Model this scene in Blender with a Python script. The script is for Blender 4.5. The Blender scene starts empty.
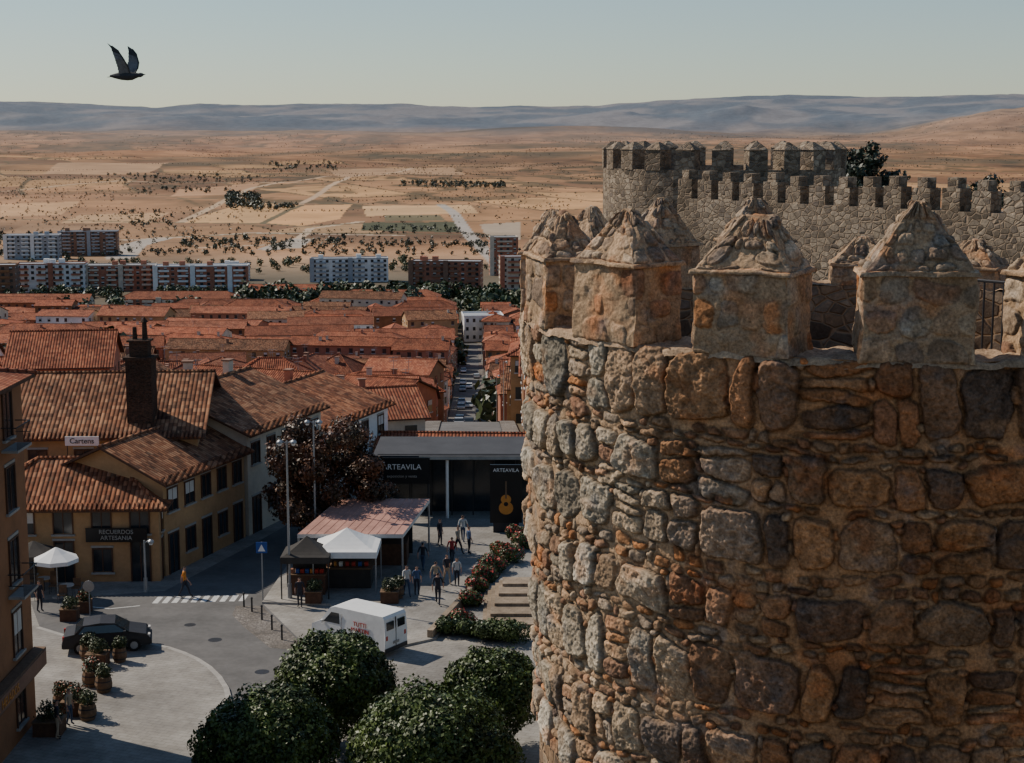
import bpy, math, random
import numpy as np
from mathutils import Vector, Matrix
R_=math.radians
random.seed(7); rng=np.random.default_rng(7)
scene=bpy.context.scene
CAMZ=25.0; PIT=R_(8.8); F=1624.0
# ------------------------------------------------ survey helpers (bearing / depression -> world)
def ray(x,y):
    a=(x-512)/F; b=(381.5-y)/F
    return Vector((a, math.cos(PIT)+b*math.sin(PIT), -math.sin(PIT)+b*math.cos(PIT)))
def G(x,y,z=0.0):
    d=ray(x,y); t=(z-CAMZ)/d.z
    return Vector((d.x*t,d.y*t,z))
def AT(x,y,D):
    d=ray(x,y); t=D/d.y
    return Vector((d.x*t,D,CAMZ+d.z*t))
# ------------------------------------------------ noise
_tab=rng.random((256,256))
def vn(x,y,s=0):
    x=np.asarray(x,float)+s*17.3; y=np.asarray(y,float)+s*9.7
    xi=np.floor(x).astype(int); yi=np.floor(y).astype(int)
    fx=x-xi; fy=y-yi; fx=fx*fx*(3-2*fx); fy=fy*fy*(3-2*fy)
    a=_tab[xi&255,yi&255]; b=_tab[(xi+1)&255,yi&255]; c=_tab[xi&255,(yi+1)&255]; d=_tab[(xi+1)&255,(yi+1)&255]
    return (a*(1-fx)+b*fx)*(1-fy)+(c*(1-fx)+d*fx)*fy
def fbm(x,y,o=4,s=0):
    t=0;a=.5;n=0
    for i in range(o):
        t=t+a*vn(x*2**i,y*2**i,s+i*3); n+=a; a*=.5
    return t/n*2-1
# ------------------------------------------------ materials
def newmat(name):
    m=bpy.data.materials.new(name); m.use_nodes=True; nt=m.node_tree
    return m,nt,nt.nodes['Principled BSDF']
def N(nt,t,**k):
    n=nt.nodes.new(t)
    for a,b in k.items(): setattr(n,a,b)
    return n
def mixc(nt,f,a,b,bt='MIX'):
    n=N(nt,'ShaderNodeMix',data_type='RGBA',blend_type=bt)
    for i,v in ((0,f),(6,a),(7,b)):
        if hasattr(v,'is_linked'): nt.links.new(v,n.inputs[i])
        else:
            n.inputs[i].default_value = v if i==0 else (*v[:3],1)
    return n.outputs[2]
def mth(nt,op,a,b=None,c=None):
    n=N(nt,'ShaderNodeMath',operation=op)
    for i,v in enumerate((a,b,c)):
        if v is None: continue
        if hasattr(v,'is_linked'): nt.links.new(v,n.inputs[i])
        else: n.inputs[i].default_value=v
    return n.outputs[0]
def ramp(nt,f,stops):
    n=N(nt,'ShaderNodeValToRGB'); cr=n.color_ramp
    while len(cr.elements)<len(stops): cr.elements.new(.5)
    for e,(p,c) in zip(cr.elements,stops): e.position=p; e.color=(*c[:3],1)
    nt.links.new(f,n.inputs[0]); return n.outputs[0]
def noise(nt,vec,scale,detail=5,rough=.6):
    n=N(nt,'ShaderNodeTexNoise'); n.inputs['Scale'].default_value=scale; n.inputs['Detail'].default_value=detail
    n.inputs['Roughness'].default_value=rough
    if vec is not None: nt.links.new(vec,n.inputs['Vector'])
    return n.outputs[0]
def bump(nt,bs,h,st,dist):
    b=N(nt,'ShaderNodeBump'); b.inputs['Strength'].default_value=st; b.inputs['Distance'].default_value=dist
    nt.links.new(h,b.inputs['Height']); nt.links.new(b.outputs[0],bs.inputs['Normal'])
def simple(name,c,rough=.8,var=.25,scale=2.0,bmp=.3,dist=.01,metal=0,spec=.3,slab=None):
    m,nt,bs=newmat(name); tc=N(nt,'ShaderNodeTexCoord').outputs['Object']
    n=noise(nt,tc,scale); lo=[v*(1-var) for v in c]; hi=[min(1,v*(1+var)) for v in c]
    col=ramp(nt,n,[(.3,lo),(.7,hi)]); n2=noise(nt,tc,scale*9,3)
    col=mixc(nt,var*.8,col,ramp(nt,n2,[(.3,[v*.6 for v in c]),(.7,[min(1,v*1.3) for v in c])]))
    if slab:
        g=N(nt,'ShaderNodeNewGeometry').outputs['Position']; mp=N(nt,'ShaderNodeMapping'); mp.inputs['Rotation'].default_value=(0,0,.35); nt.links.new(g,mp.inputs[0])
        b=N(nt,'ShaderNodeTexBrick'); nt.links.new(mp.outputs[0],b.inputs['Vector']); b.inputs['Scale'].default_value=1/slab
        b.inputs['Color1'].default_value=(1,1,1,1); b.inputs['Color2'].default_value=(.9,.89,.88,1); b.inputs['Mortar'].default_value=(.75,.74,.73,1); b.inputs['Mortar Size'].default_value=.02
        col=mixc(nt,1,col,b.outputs[0],'MULTIPLY')
        n3=noise(nt,g,.12,4); col=mixc(nt,1,col,ramp(nt,n3,[(.35,(.68,.67,.66)),(.65,(1.15,1.14,1.12))]),'MULTIPLY')
        n5=noise(nt,g,.9,5,.7); col=mixc(nt,1,col,ramp(nt,n5,[(.35,(.82,.81,.8)),(.6,(1.05,1.05,1.05))]),'MULTIPLY')
    nt.links.new(col,bs.inputs['Base Color']); bs.inputs['Roughness'].default_value=rough
    bs.inputs['Metallic'].default_value=metal; bs.inputs['Specular IOR Level'].default_value=spec
    if bmp: bump(nt,bs,n2,bmp,dist)
    return m
def attrmat(name,scale=20,bmp=.5,dist=.01,var=.35,rough=.92,spec=.15):
    m,nt,bs=newmat(name); at=N(nt,'ShaderNodeAttribute',attribute_name='Col').outputs['Color']
    tc=N(nt,'ShaderNodeTexCoord').outputs['Object']
    n=noise(nt,tc,scale,6,.7); v=ramp(nt,n,[(.3,[1-var]*3),(.7,[1+var]*3)])
    col=mixc(nt,1.0,at,v,'MULTIPLY'); nt.links.new(col,bs.inputs['Base Color'])
    bs.inputs['Roughness'].default_value=rough; bs.inputs['Specular IOR Level'].default_value=spec
    if bmp: bump(nt,bs,n,bmp,dist)
    return m
def stonemat(name,cols,mortar,scale=2.5,flat=1.5,st=.8,dist=.05):
    m,nt,bs=newmat(name); tc=N(nt,'ShaderNodeTexCoord').outputs['Object']
    mp=N(nt,'ShaderNodeMapping'); mp.inputs['Scale'].default_value=(1,1,flat); nt.links.new(tc,mp.inputs[0])
    wn=N(nt,'ShaderNodeTexNoise'); wn.inputs['Scale'].default_value=3; nt.links.new(mp.outputs[0],wn.inputs['Vector'])
    vec=mixc(nt,.06,mp.outputs[0],wn.outputs[1],'ADD')
    v1=N(nt,'ShaderNodeTexVoronoi'); v1.inputs['Scale'].default_value=scale; nt.links.new(vec,v1.inputs['Vector'])
    v2=N(nt,'ShaderNodeTexVoronoi',feature='DISTANCE_TO_EDGE'); v2.inputs['Scale'].default_value=scale; nt.links.new(vec,v2.inputs['Vector'])
    sep=N(nt,'ShaderNodeSeparateColor'); nt.links.new(v1.outputs['Color'],sep.inputs[0])
    k=len(cols); col=ramp(nt,sep.outputs[0],[(i/(k-1),c) for i,c in enumerate(cols)])
    n=noise(nt,tc,9,6,.7); col=mixc(nt,1.0,col,ramp(nt,n,[(.3,(.6,.6,.6)),(.7,(1.35,1.35,1.35))]),'MULTIPLY')
    n4=noise(nt,tc,.5,4,.6); col=mixc(nt,1.0,col,ramp(nt,n4,[(.35,(.65,.63,.6)),(.65,(1.15,1.15,1.15))]),'MULTIPLY')
    f=ramp(nt,v2.outputs['Distance'],[(.02,(0,0,0)),(.10,(1,1,1))])
    col=mixc(nt,f,mortar,col); nt.links.new(col,bs.inputs['Base Color'])
    bs.inputs['Roughness'].default_value=.95; bs.inputs['Specular IOR Level'].default_value=.1
    h=mth(nt,'ADD',mth(nt,'MULTIPLY',f,1.0),mth(nt,'MULTIPLY',n,.5)); bump(nt,bs,h,st,dist)
    return m
def tilemat(name,a,b,c,lich=.3):
    m,nt,bs=newmat(name); uv=N(nt,'ShaderNodeUVMap').outputs[0]
    sp=N(nt,'ShaderNodeSeparateXYZ'); nt.links.new(uv,sp.inputs[0])
    oi=N(nt,'ShaderNodeObjectInfo').outputs['Random']
    u=mth(nt,'DIVIDE',sp.outputs[0],.26); v=mth(nt,'DIVIDE',sp.outputs[1],.38)
    cb=N(nt,'ShaderNodeCombineXYZ'); nt.links.new(mth(nt,'FLOOR',u),cb.inputs[0]); nt.links.new(mth(nt,'FLOOR',v),cb.inputs[1])
    wn=N(nt,'ShaderNodeTexWhiteNoise',noise_dimensions='2D'); nt.links.new(cb.outputs[0],wn.inputs['Vector'])
    col=ramp(nt,wn.outputs['Value'],[(0,a),(.55,b),(1,c)])
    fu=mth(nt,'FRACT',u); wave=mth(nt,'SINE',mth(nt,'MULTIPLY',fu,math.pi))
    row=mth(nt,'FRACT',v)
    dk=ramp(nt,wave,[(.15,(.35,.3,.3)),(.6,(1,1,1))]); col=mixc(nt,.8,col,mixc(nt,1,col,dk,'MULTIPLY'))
    geo=N(nt,'ShaderNodeNewGeometry').outputs['Position']
    n=noise(nt,geo,.35,6,.65); col=mixc(nt,1,col,ramp(nt,n,[(.32,(.5,.48,.48)),(.5,(1,1,1)),(.72,(1.25,1.2,1.1))]),'MULTIPLY')
    n2=noise(nt,geo,1.7,6,.75); col=mixc(nt,mth(nt,'MULTIPLY',ramp(nt,n2,[(.5,(0,0,0)),(.7,(1,1,1))]),lich),col,(.16,.13,.09))
    col=mixc(nt,1,col,ramp(nt,oi,[(0,(.62,.64,.68)),(.35,(.95,.9,.85)),(.7,(1.05,1.05,1.05)),(1,(1.2,1.0,.9))]),'MULTIPLY')
    nt.links.new(col,bs.inputs['Base Color']); bs.inputs['Roughness'].default_value=.9; bs.inputs['Specular IOR Level'].default_value=.15
    bump(nt,bs,mth(nt,'ADD',wave,mth(nt,'MULTIPLY',row,.3)),.9,.06)
    return m
M={}
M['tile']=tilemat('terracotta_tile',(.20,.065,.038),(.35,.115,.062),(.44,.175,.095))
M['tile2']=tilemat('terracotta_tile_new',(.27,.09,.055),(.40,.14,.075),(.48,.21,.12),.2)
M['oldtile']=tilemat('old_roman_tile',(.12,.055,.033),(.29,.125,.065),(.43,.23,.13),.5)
M['ochre']=simple('ochre_plaster',(.42,.25,.12),var=.25,scale=.6)
M['orange']=simple('orange_plaster',(.28,.13,.06),var=.25,scale=.5)
M['cream']=simple('cream_plaster',(.55,.47,.37),var=.2,scale=.5)
M['white']=simple('white_render',(.74,.72,.69),var=.15,scale=.4)
M['greyr']=simple('grey_render',(.34,.35,.37),var=.15,scale=.3)
M['dgrey']=simple('bitumen_roof',(.05,.05,.055),var=.25,scale=.5)
M['brick']=simple('brick_wall',(.38,.15,.09),var=.25,scale=.7)
M['brown']=simple('brown_brick',(.24,.13,.085),var=.25,scale=.7)
M['glass']=simple('dark_window_glass',(.025,.03,.035),rough=.15,var=.4,scale=.8,bmp=0,spec=.6)
M['frame']=simple('white_window_frame',(.55,.53,.5),var=.1)
M['brownframe']=simple('brown_wood',(.10,.05,.03),var=.3,scale=5)
M['dark']=simple('dark_metal',(.03,.03,.033),rough=.5,var=.2)
M['black']=simple('black_panel',(.012,.012,.013),rough=.4,var=.2,bmp=0)
M['grey']=simple('galvanised_steel',(.32,.33,.34),rough=.45,var=.15,metal=.5)
M['silver']=simple('silver_car_paint',(.30,.31,.32),rough=.35,var=.1,bmp=0)
M['wpaint']=simple('white_paint',(.75,.75,.73),rough=.5,var=.08,scale=3,bmp=.1)
M['mark']=simple('worn_road_paint',(.55,.55,.53),rough=.8,var=.4,scale=6,bmp=.1)
M['canvas']=simple('white_canvas',(.78,.78,.76),rough=.9,var=.06)
M['dcanvas']=simple('dark_canvas',(.05,.045,.04),rough=.9,var=.2)
M['pink']=simple('faded_red_roof',(.42,.22,.17),rough=.8,var=.4,scale=1)
M['asphalt']=simple('asphalt',(.125,.12,.115),rough=.9,var=.35,scale=.35,bmp=.4)
M['paving']=simple('paving',(.30,.285,.26),rough=.9,var=.22,scale=.5,bmp=.3,slab=1.1)
M['kerb']=simple('granite_kerb',(.34,.32,.29),rough=.85,var=.25,scale=2)
M['tanstone']=simple('tan_stone',(.30,.235,.17),rough=.9,var=.3,scale=1.5,slab=.9)
M['cobble']=stonemat('cobble',[(.20,.18,.16),(.27,.245,.22),(.16,.145,.135)],(.11,.10,.09),6,1,.4,.02)
M['bark']=simple('bark',(.07,.05,.035),rough=.95,var=.4,scale=5,bmp=.8,dist=.03)
M['leaf']=attrmat('foliage',3,0,.0,.25,.5,.4)
M['skin']=simple('skin',(.42,.24,.17),rough=.6,var=.08,bmp=0)
M['hair']=simple('hair',(.03,.02,.015),rough=.6,var=.2,bmp=0)
M['carglass']=simple('car_glass',(.02,.025,.03),rough=.08,var=.2,bmp=0,spec=.7)
M['rubber']=simple('rubber',(.02,.02,.02),rough=.85,var=.2)
M['red']=simple('red_paint',(.40,.03,.02),rough=.4,var=.1,bmp=0)
M['blue']=simple('blue_sign',(.03,.08,.30),rough=.4,var=.1,bmp=0)
M['gold']=simple('amber_print',(.55,.22,.04),rough=.5,var=.2,bmp=0)
M['wood']=simple('weathered_wood',(.16,.10,.06),rough=.9,var=.35,scale=6)
M['clay']=simple('clay_pot',(.28,.13,.08),rough=.9,var=.2)
M['floor']=simple('stone_floor',(.25,.18,.12),var=.3,scale=2)
M['rubble']=stonemat('rubble_wall',[(.12,.085,.06),(.26,.18,.12),(.34,.25,.17),(.18,.14,.11),(.30,.19,.11)],(.34,.22,.13),3.4,1.6)
M['rubblegrey']=stonemat('grey_rubble_wall',[(.11,.088,.066),(.26,.205,.15),(.38,.305,.225),(.15,.12,.095),(.31,.245,.18)],(.27,.20,.14),3.9,1.5)
M['darkbrick']=stonemat('sooty_brick',[(.04,.025,.02),(.08,.045,.03),(.12,.06,.04)],(.06,.05,.04),7,2.5,.5,.02)
M['masonry']=attrmat('tower_masonry',30,.9,.014,.5)
# ------------------------------------------------ mesh builder
COL=bpy.context.collection
def npmesh(name,V,Fq,mats,col=None,smooth=False,loc=(0,0,0),parent=None,uv=None):
    me=bpy.data.meshes.new(name); k=Fq.shape[1]; V=np.asarray(V,float)-np.array(loc)
    me.vertices.add(len(V)); me.vertices.foreach_set('co',V.astype(np.float32).ravel())
    me.loops.add(Fq.size); me.polygons.add(len(Fq))
    me.polygons.foreach_set('loop_start',np.arange(0,Fq.size,k,dtype=np.int32))
    me.loops.foreach_set('vertex_index',Fq.astype(np.int32).ravel())
    me.update(calc_edges=True)
    if smooth: me.polygons.foreach_set('use_smooth',np.ones(len(Fq),bool))
    if col is not None:
        a=me.color_attributes.new('Col','FLOAT_COLOR','POINT')
        c=np.ones((len(V),4),np.float32); c[:,:col.shape[1]]=col; a.data.foreach_set('color',c.ravel())
    for m in mats: me.materials.append(m)
    o=bpy.data.objects.new(name,me); COL.objects.link(o)
    if parent: o.parent=parent; o.location=Vector(loc)-parent.location
    else: o.location=loc
    return o
def empty(name,loc=(0,0,0)):
    e=bpy.data.objects.new(name,None); e.empty_display_size=.5; e.location=loc; COL.objects.link(e); return e
class MB:
    def __init__(s): s.v=[];s.f=[];s.m=[];s.uv=[];s.mats=[];s.sm=[]
    def mi(s,m):
        m=M[m] if isinstance(m,str) else m
        if m not in s.mats: s.mats.append(m)
        return s.mats.index(m)
    def poly(s,pts,m,uv=None,sm=False):
        b=len(s.v); s.v+= [tuple(p) for p in pts]; s.f.append(tuple(range(b,b+len(pts)))); s.m.append(s.mi(m)); s.sm.append(sm)
        s.uv+= uv if uv else [(p[0],p[1]) for p in pts]
    def box(s,c,d,m,rot=0,T=None):
        x,y,z=[q/2 for q in d]; cs,sn=math.cos(rot),math.sin(rot)
        P=[]
        for a in (-1,1):
            for b in (-1,1):
                for e in (-1,1):
                    px,py,pz=a*x,b*y,e*z; P.append((c[0]+px*cs-py*sn,c[1]+px*sn+py*cs,c[2]+pz))
        if T: P=[T(p) for p in P]
        for q in ((0,1,3,2),(4,6,7,5),(0,4,5,1),(2,3,7,6),(0,2,6,4),(1,5,7,3)): s.poly([P[i] for i in q],m)
    def cyl(s,p0,p1,r0,r1,m,n=8,caps=True,T=None):
        p0,p1=Vector(p0),Vector(p1); d=(p1-p0).normalized(); a=d.orthogonal().normalized(); b=d.cross(a)
        A=[p0+(a*math.cos(t)+b*math.sin(t))*r0 for t in [2*math.pi*i/n for i in range(n)]]
        B=[p1+(a*math.cos(t)+b*math.sin(t))*r1 for t in [2*math.pi*i/n for i in range(n)]]
        if T: A=[Vector(T(p)) for p in A]; B=[Vector(T(p)) for p in B]
        for i in range(n): s.poly([A[i],A[(i+1)%n],B[(i+1)%n],B[i]],m,sm=True)
        if caps: s.poly(B,m); s.poly(A[::-1],m)
    def lathe(s,c,prof,m,n=16,a0=0,a1=2*math.pi):
        for i in range(n):
            t0=a0+(a1-a0)*i/n; t1=a0+(a1-a0)*(i+1)/n
            for (r0,z0),(r1,z1) in zip(prof,prof[1:]):
                q=[(c[0]+r*math.cos(t),c[1]+r*math.sin(t),c[2]+z) for r,z,t in ((r0,z0,t0),(r0,z0,t1),(r1,z1,t1),(r1,z1,t0))]
                s.poly(q,m,uv=[(t0*r0,z0),(t1*r0,z0),(t1*r1,z1),(t0*r1,z1)],sm=True)
    def extr(s,poly,z0,z1,m,mtop=None):
        n=len(poly)
        a=sum(poly[i][0]*poly[(i+1)%n][1]-poly[(i+1)%n][0]*poly[i][1] for i in range(n))
        if a<0: poly=poly[::-1]
        s.poly([(p[0],p[1],z1) for p in poly],mtop or m)
        if z1>z0:
            for i in range(n):
                p,q=poly[i],poly[(i+1)%n]; s.poly([(p[0],p[1],z0),(q[0],q[1],z0),(q[0],q[1],z1),(p[0],p[1],z1)],m)
    def build(s,name,loc=(0,0,0),parent=None):
        me=bpy.data.meshes.new(name); L=Vector(loc)
        me.from_pydata([tuple(Vector(p)-L) for p in s.v],[],s.f)
        me.polygons.foreach_set('material_index',s.m); me.polygons.foreach_set('use_smooth',s.sm)
        u=me.uv_layers.new(name='UVMap'); u.data.foreach_set('uv',np.array(s.uv,np.float32).ravel())
        for m in s.mats: me.materials.append(m)
        me.update()
        o=bpy.data.objects.new(name,me); COL.objects.link(o)
        if parent: o.parent=parent; o.location=L-parent.location
        else: o.location=L
        return o
# ------------------------------------------------ terrain
PY=[-1e5,125,160,200,300,400,500,700,870,1500,3000,6000,10000,14000,20000,40000]
PZ=[0,0,-4,-12,-30,-42,-50,-58,-62,-70,-66,-48,-2,20,40,40]
def ss(a,b,x): t=np.clip((x-a)/(b-a),0,1); return t*t*(3-2*t)
def T(x,y):
    x=np.asarray(x,float); y=np.asarray(y,float)
    b=np.interp(y,PY,PZ); r=np.hypot(x,y); px=512+F*np.where(y>1,x/np.maximum(y,1),np.sign(x)*5)*1.012
    b=b+fbm(x/420,y/420,4,1)*ss(1000,3500,r)*11+fbm(x/1500,y/1500,4,2)*ss(3500,9000,r)*44
    rp=np.interp(px,[-600,0,60,100,160,200,260,300,400,470,520,600,700,780,850,900,1024,1500],[320,325,310,290,270,320,295,305,310,260,290,265,350,400,390,355,300,240])
    b=np.where(y>0,b+ss(13500,19500,r)*(rp-15+fbm(x/1500,y/1500,5,3)*75),b)
    lo=np.interp(px,[-600,60,200,330,480,560,650,760,900,1100],[150,120,170,130,90,120,150,190,150,110])
    b=np.where(y>0,b+lo*np.exp(-((r-13800)/1100)**2)*(1+.8*fbm(x/1000,y/1000,5,8)),b)
    w=np.interp(px,[-400,-50,120,300,430,500,560,640,700,770,900,1600],[10,30,16,6,5,34,50,46,30,6,4,4])
    b=np.where(y>0,b+w*np.exp(-((r-9800)/900)**2)*1.1,b)
    hr=np.interp(px,[780,860,900,950,1000,1060,1200,1800],[0,4,30,95,140,160,160,120])
    b=np.where(y>0,b+hr*ss(6800,9200,r)*(1-ss(11500,14000,r)*.6)*(1+.45*fbm(x/600,y/600,5,5)),b)
    return b
def Tz(x,y): return float(T(np.array([x]),np.array([y]))[0])
def inpoly(x,y,poly):
    c=np.zeros(x.shape,bool); n=len(poly)
    for i in range(n):
        x0,y0=poly[i];x1,y1=poly[(i+1)%n]
        if y0==y1: continue
        c^=((y0>y)!=(y1>y))&(x<(x1-x0)*(y-y0)/(y1-y0)+x0)
    return c
def seg(x,y,a,b):
    ax,ay=a;bx,by=b; dx,dy=bx-ax,by-ay; t=np.clip(((x-ax)*dx+(y-ay)*dy)/(dx*dx+dy*dy),0,1)
    return np.hypot(x-ax-t*dx,y-ay-t*dy)
az=np.concatenate([np.linspace(-180,-30,26)[:-1],np.linspace(-30,-19,40)[:-1],np.linspace(-19,19,640),np.linspace(19,30,40)[1:],np.linspace(30,180,26)[1:]])
rr=np.concatenate([[.5,8,20,40],np.exp(np.linspace(math.log(60),math.log(1200),170))[:-1],np.exp(np.linspace(math.log(1200),math.log(26000),520))])
A,Rr=np.meshgrid(np.radians(az),rr); X=Rr*np.sin(A); Y=Rr*np.cos(A); Z=T(X,Y)
nr,na=X.shape
V=np.stack([X,Y,Z],-1).reshape(-1,3)
i=np.arange(nr-1)[:,None]*na+np.arange(na-1)[None]; Fq=np.stack([i,i+1,i+na+1,i+na],-1).reshape(-1,4)
C=np.zeros((nr,na,4)); r=np.hypot(X,Y)
tan=np.array([.34,.205,.115]); 
n1=fbm(X/260,Y/500,5,4)[...,None]; n2=fbm(X/70,Y/110,4,8)[...,None]; n3=fbm(X/900,Y/1600,4,11)[...,None]
c=tan*(1+.8*n1+.6*n2)+np.array([.06,-.01,-.03])*n3
ca,sa=math.cos(.35),math.sin(.35); u_=(X*ca+Y*sa)/170+.35*fbm(X/500,Y/500,2,51); v_=(-X*sa+Y*ca)/300+.35*fbm(X/500,Y/500,2,52)
ui=np.floor(u_).astype(int); vi=np.floor(v_+.5*(ui%2)).astype(int); par=_tab[(ui*7+3)&255,(vi*13+5)&255]; par2=_tab[(ui*11+9)&255,(vi*5+1)&255]
pm=(ss(1200,1500,r)*(1-ss(4500,7500,r))*np.clip(.75+1.5*fbm(X/800,Y/1000,3,53),0,1))[...,None]
pc=np.where(par[...,None]<.3,np.array([.20,.115,.065]),np.where(par[...,None]<.7,np.array([.40,.24,.125]),np.array([.56,.36,.18])))*(.8+.4*par2[...,None])
edge=((u_-np.floor(u_))<.05)|(((v_+.5*(ui%2))-vi)<.04)
pc=np.where(edge[...,None],np.array([.11,.095,.05]),pc)
c=c*(1-.75*pm)+pc*(1+.25*n2)*.75*pm
scr=np.clip((fbm(X/40,Y/90,4,14)+.02)*5,0,1)*np.clip(.4+fbm(X/600,Y/900,3,15)*2.4,0,1)
c=c*(1-.75*scr[...,None])+np.array([.085,.075,.042])*.75*scr[...,None]
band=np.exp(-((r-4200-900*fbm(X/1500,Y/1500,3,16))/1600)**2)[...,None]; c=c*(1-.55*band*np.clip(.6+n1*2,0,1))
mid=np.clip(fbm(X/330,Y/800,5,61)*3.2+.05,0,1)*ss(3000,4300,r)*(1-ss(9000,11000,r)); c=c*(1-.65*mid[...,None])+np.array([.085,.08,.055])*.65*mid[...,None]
warmf=(ss(1100,1300,r)*(1-ss(8000,11000,r)))[...,None]; c=c*(1-warmf)+c*np.array([.95,.84,.74])*warmf
townm=(1-ss(950,1250,r))[...,None]; c=c*(1-townm)+np.array([.13,.105,.07])*(1+.3*n2)*townm
def W(x,y): p=G(x,y,-69); return (p.x,p.y)
for pg,cc in [([(178,222),(246,203),(300,205),(262,223)],(.54,.32,.15)),([(262,223),(302,205),(352,204),(340,219),(300,226)],(.60,.33,.145)),
    ([(262,232),(300,226),(390,223),(380,233)],(.40,.245,.125)),([(362,223),(462,222),(466,232),(362,230)],(.085,.085,.045)),
    ([(362,206),(470,205),(478,214),(366,217)],(.55,.34,.17)),([(385,216),(440,216),(446,221),(385,221)],(.16,.13,.07)),
    ([(0,205),(80,203),(60,214),(0,216)],(.48,.28,.14)),([(30,222),(120,226),(110,234),(0,232)],(.28,.165,.09)),([(180,190),(260,186),(250,194),(170,198)],(.43,.24,.125)),
    ([(480,224),(520,222),(520,240),(488,240)],(.40,.31,.22)),([(80,214),(170,212),(150,222),(60,222)],(.44,.27,.14)),([(60,168),(170,166),(150,174),(40,176)],(.40,.24,.13)),([(330,172),(450,170),(470,176),(340,180)],(.38,.23,.125))]:
    mk=inpoly(X,Y,[W(*p) for p in pg])&(Y>0); c[mk]=np.array(cc)*(1+.2*n2[mk]+.2*n1[mk])
for pl,w,cc in [([(505,280),(492,262),(470,236),(455,215),(440,204)],6,(.38,.33,.28)),([(120,262),(133,247),(160,238)],11,(.40,.34,.28)),([(200,250),(280,246),(300,238),(310,228),(360,222)],4,(.50,.37,.25)),([(0,240),(130,240),(250,232),(400,235)],5,(.46,.35,.25)),([(300,204),(350,180),(420,170)],5,(.48,.33,.21)),([(180,222),(250,190),(330,178)],5,(.46,.32,.20)),([(0,190),(120,182),(300,186)],7,(.44,.30,.19)),([(270,252),(300,240),(290,250)],10,(.40,.34,.28)),
   ([(178,222),(262,223),(300,226),(390,222)],4,(.10,.09,.05)),([(246,203),(352,203),(470,205)],6,(.11,.10,.06)),([(262,223),(302,205)],4,(.14,.11,.06)),([(170,236),(300,232),(462,234)],4,(.10,.095,.05)),([(0,218),(90,220),(178,222)],4,(.11,.10,.055)),([(120,200),(246,200)],5,(.11,.10,.055))]:
    for a,b in zip(pl,pl[1:]):
        d=seg(X,Y,W(*a),W(*b)); mk=(d<w)&(Y>0); c[mk]=cc
fm=(ss(8300,9300,r)*(1-ss(10600,12500,r)))*np.interp(512+F*X/np.maximum(Y,1),[-200,60,200,440,500,760,820],[.5,.85,.4,.3,1,.9,.1])*np.clip(.9+fbm(X/500,Y/500,4,21)*1.2,0,1)
fm=np.where(Y>0,fm,0)[...,None]; c=c*(1-fm)+np.array([.05,.062,.06])*fm
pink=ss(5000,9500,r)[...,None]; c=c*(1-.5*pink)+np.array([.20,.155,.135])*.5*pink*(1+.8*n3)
hm=np.clip(.4+fbm(X/450,Y/700,5,31)*2.6,0,1)[...,None]; haze_col=np.array([.105,.13,.16])*(1-hm)+np.array([.19,.19,.20])*hm; fr=(ss(10800,13000,r)*.94)[...,None]; c=c*(1-fr)+haze_col*fr  # aerial haze painted into the far hills' base colour, bluish-grey with distance
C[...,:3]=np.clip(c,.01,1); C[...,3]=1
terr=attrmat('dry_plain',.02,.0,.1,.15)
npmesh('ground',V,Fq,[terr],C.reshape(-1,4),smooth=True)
# ------------------------------------------------ world, sun, camera
sdir=Vector((-.87,.49,0)).normalized(); EL=R_(42); 
sunv=Vector((sdir.x*math.cos(EL),sdir.y*math.cos(EL),math.sin(EL)))
w=bpy.data.worlds.new('World'); scene.world=w; w.use_nodes=True; nt=w.node_tree
sky=nt.nodes.new('ShaderNodeTexSky'); sky.sky_type='NISHITA'; sky.sun_disc=False; sky.sun_elevation=EL
sky.sun_rotation=math.atan2(sdir.x,sdir.y)%(2*math.pi); sky.air_density=1.0; sky.dust_density=.2; sky.ozone_density=3.2
nt.links.new(mixc(nt,1.0,sky.outputs[0],(.96,.99,.97),'MULTIPLY'),nt.nodes['Background'].inputs[0]); nt.nodes['Background'].inputs[1].default_value=.108
sl=bpy.data.lights.new('sun','SUN'); sl.energy=5.0; sl.angle=R_(.5); sl.color=(1,.90,.76)
so=bpy.data.objects.new('sun',sl); COL.objects.link(so); so.rotation_euler=sunv.to_track_quat('Z','Y').to_euler(); so.location=(-50,0,80)
cd=bpy.data.cameras.new('camera'); cam=bpy.data.objects.new('camera',cd); COL.objects.link(cam); cam.location=(0,0,CAMZ)
cam.rotation_euler=(math.pi/2-PIT,0,0); cd.lens=36*F/1024; cd.sensor_width=36; cd.clip_end=60000; cd.clip_start=.1; scene.camera=cam
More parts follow.
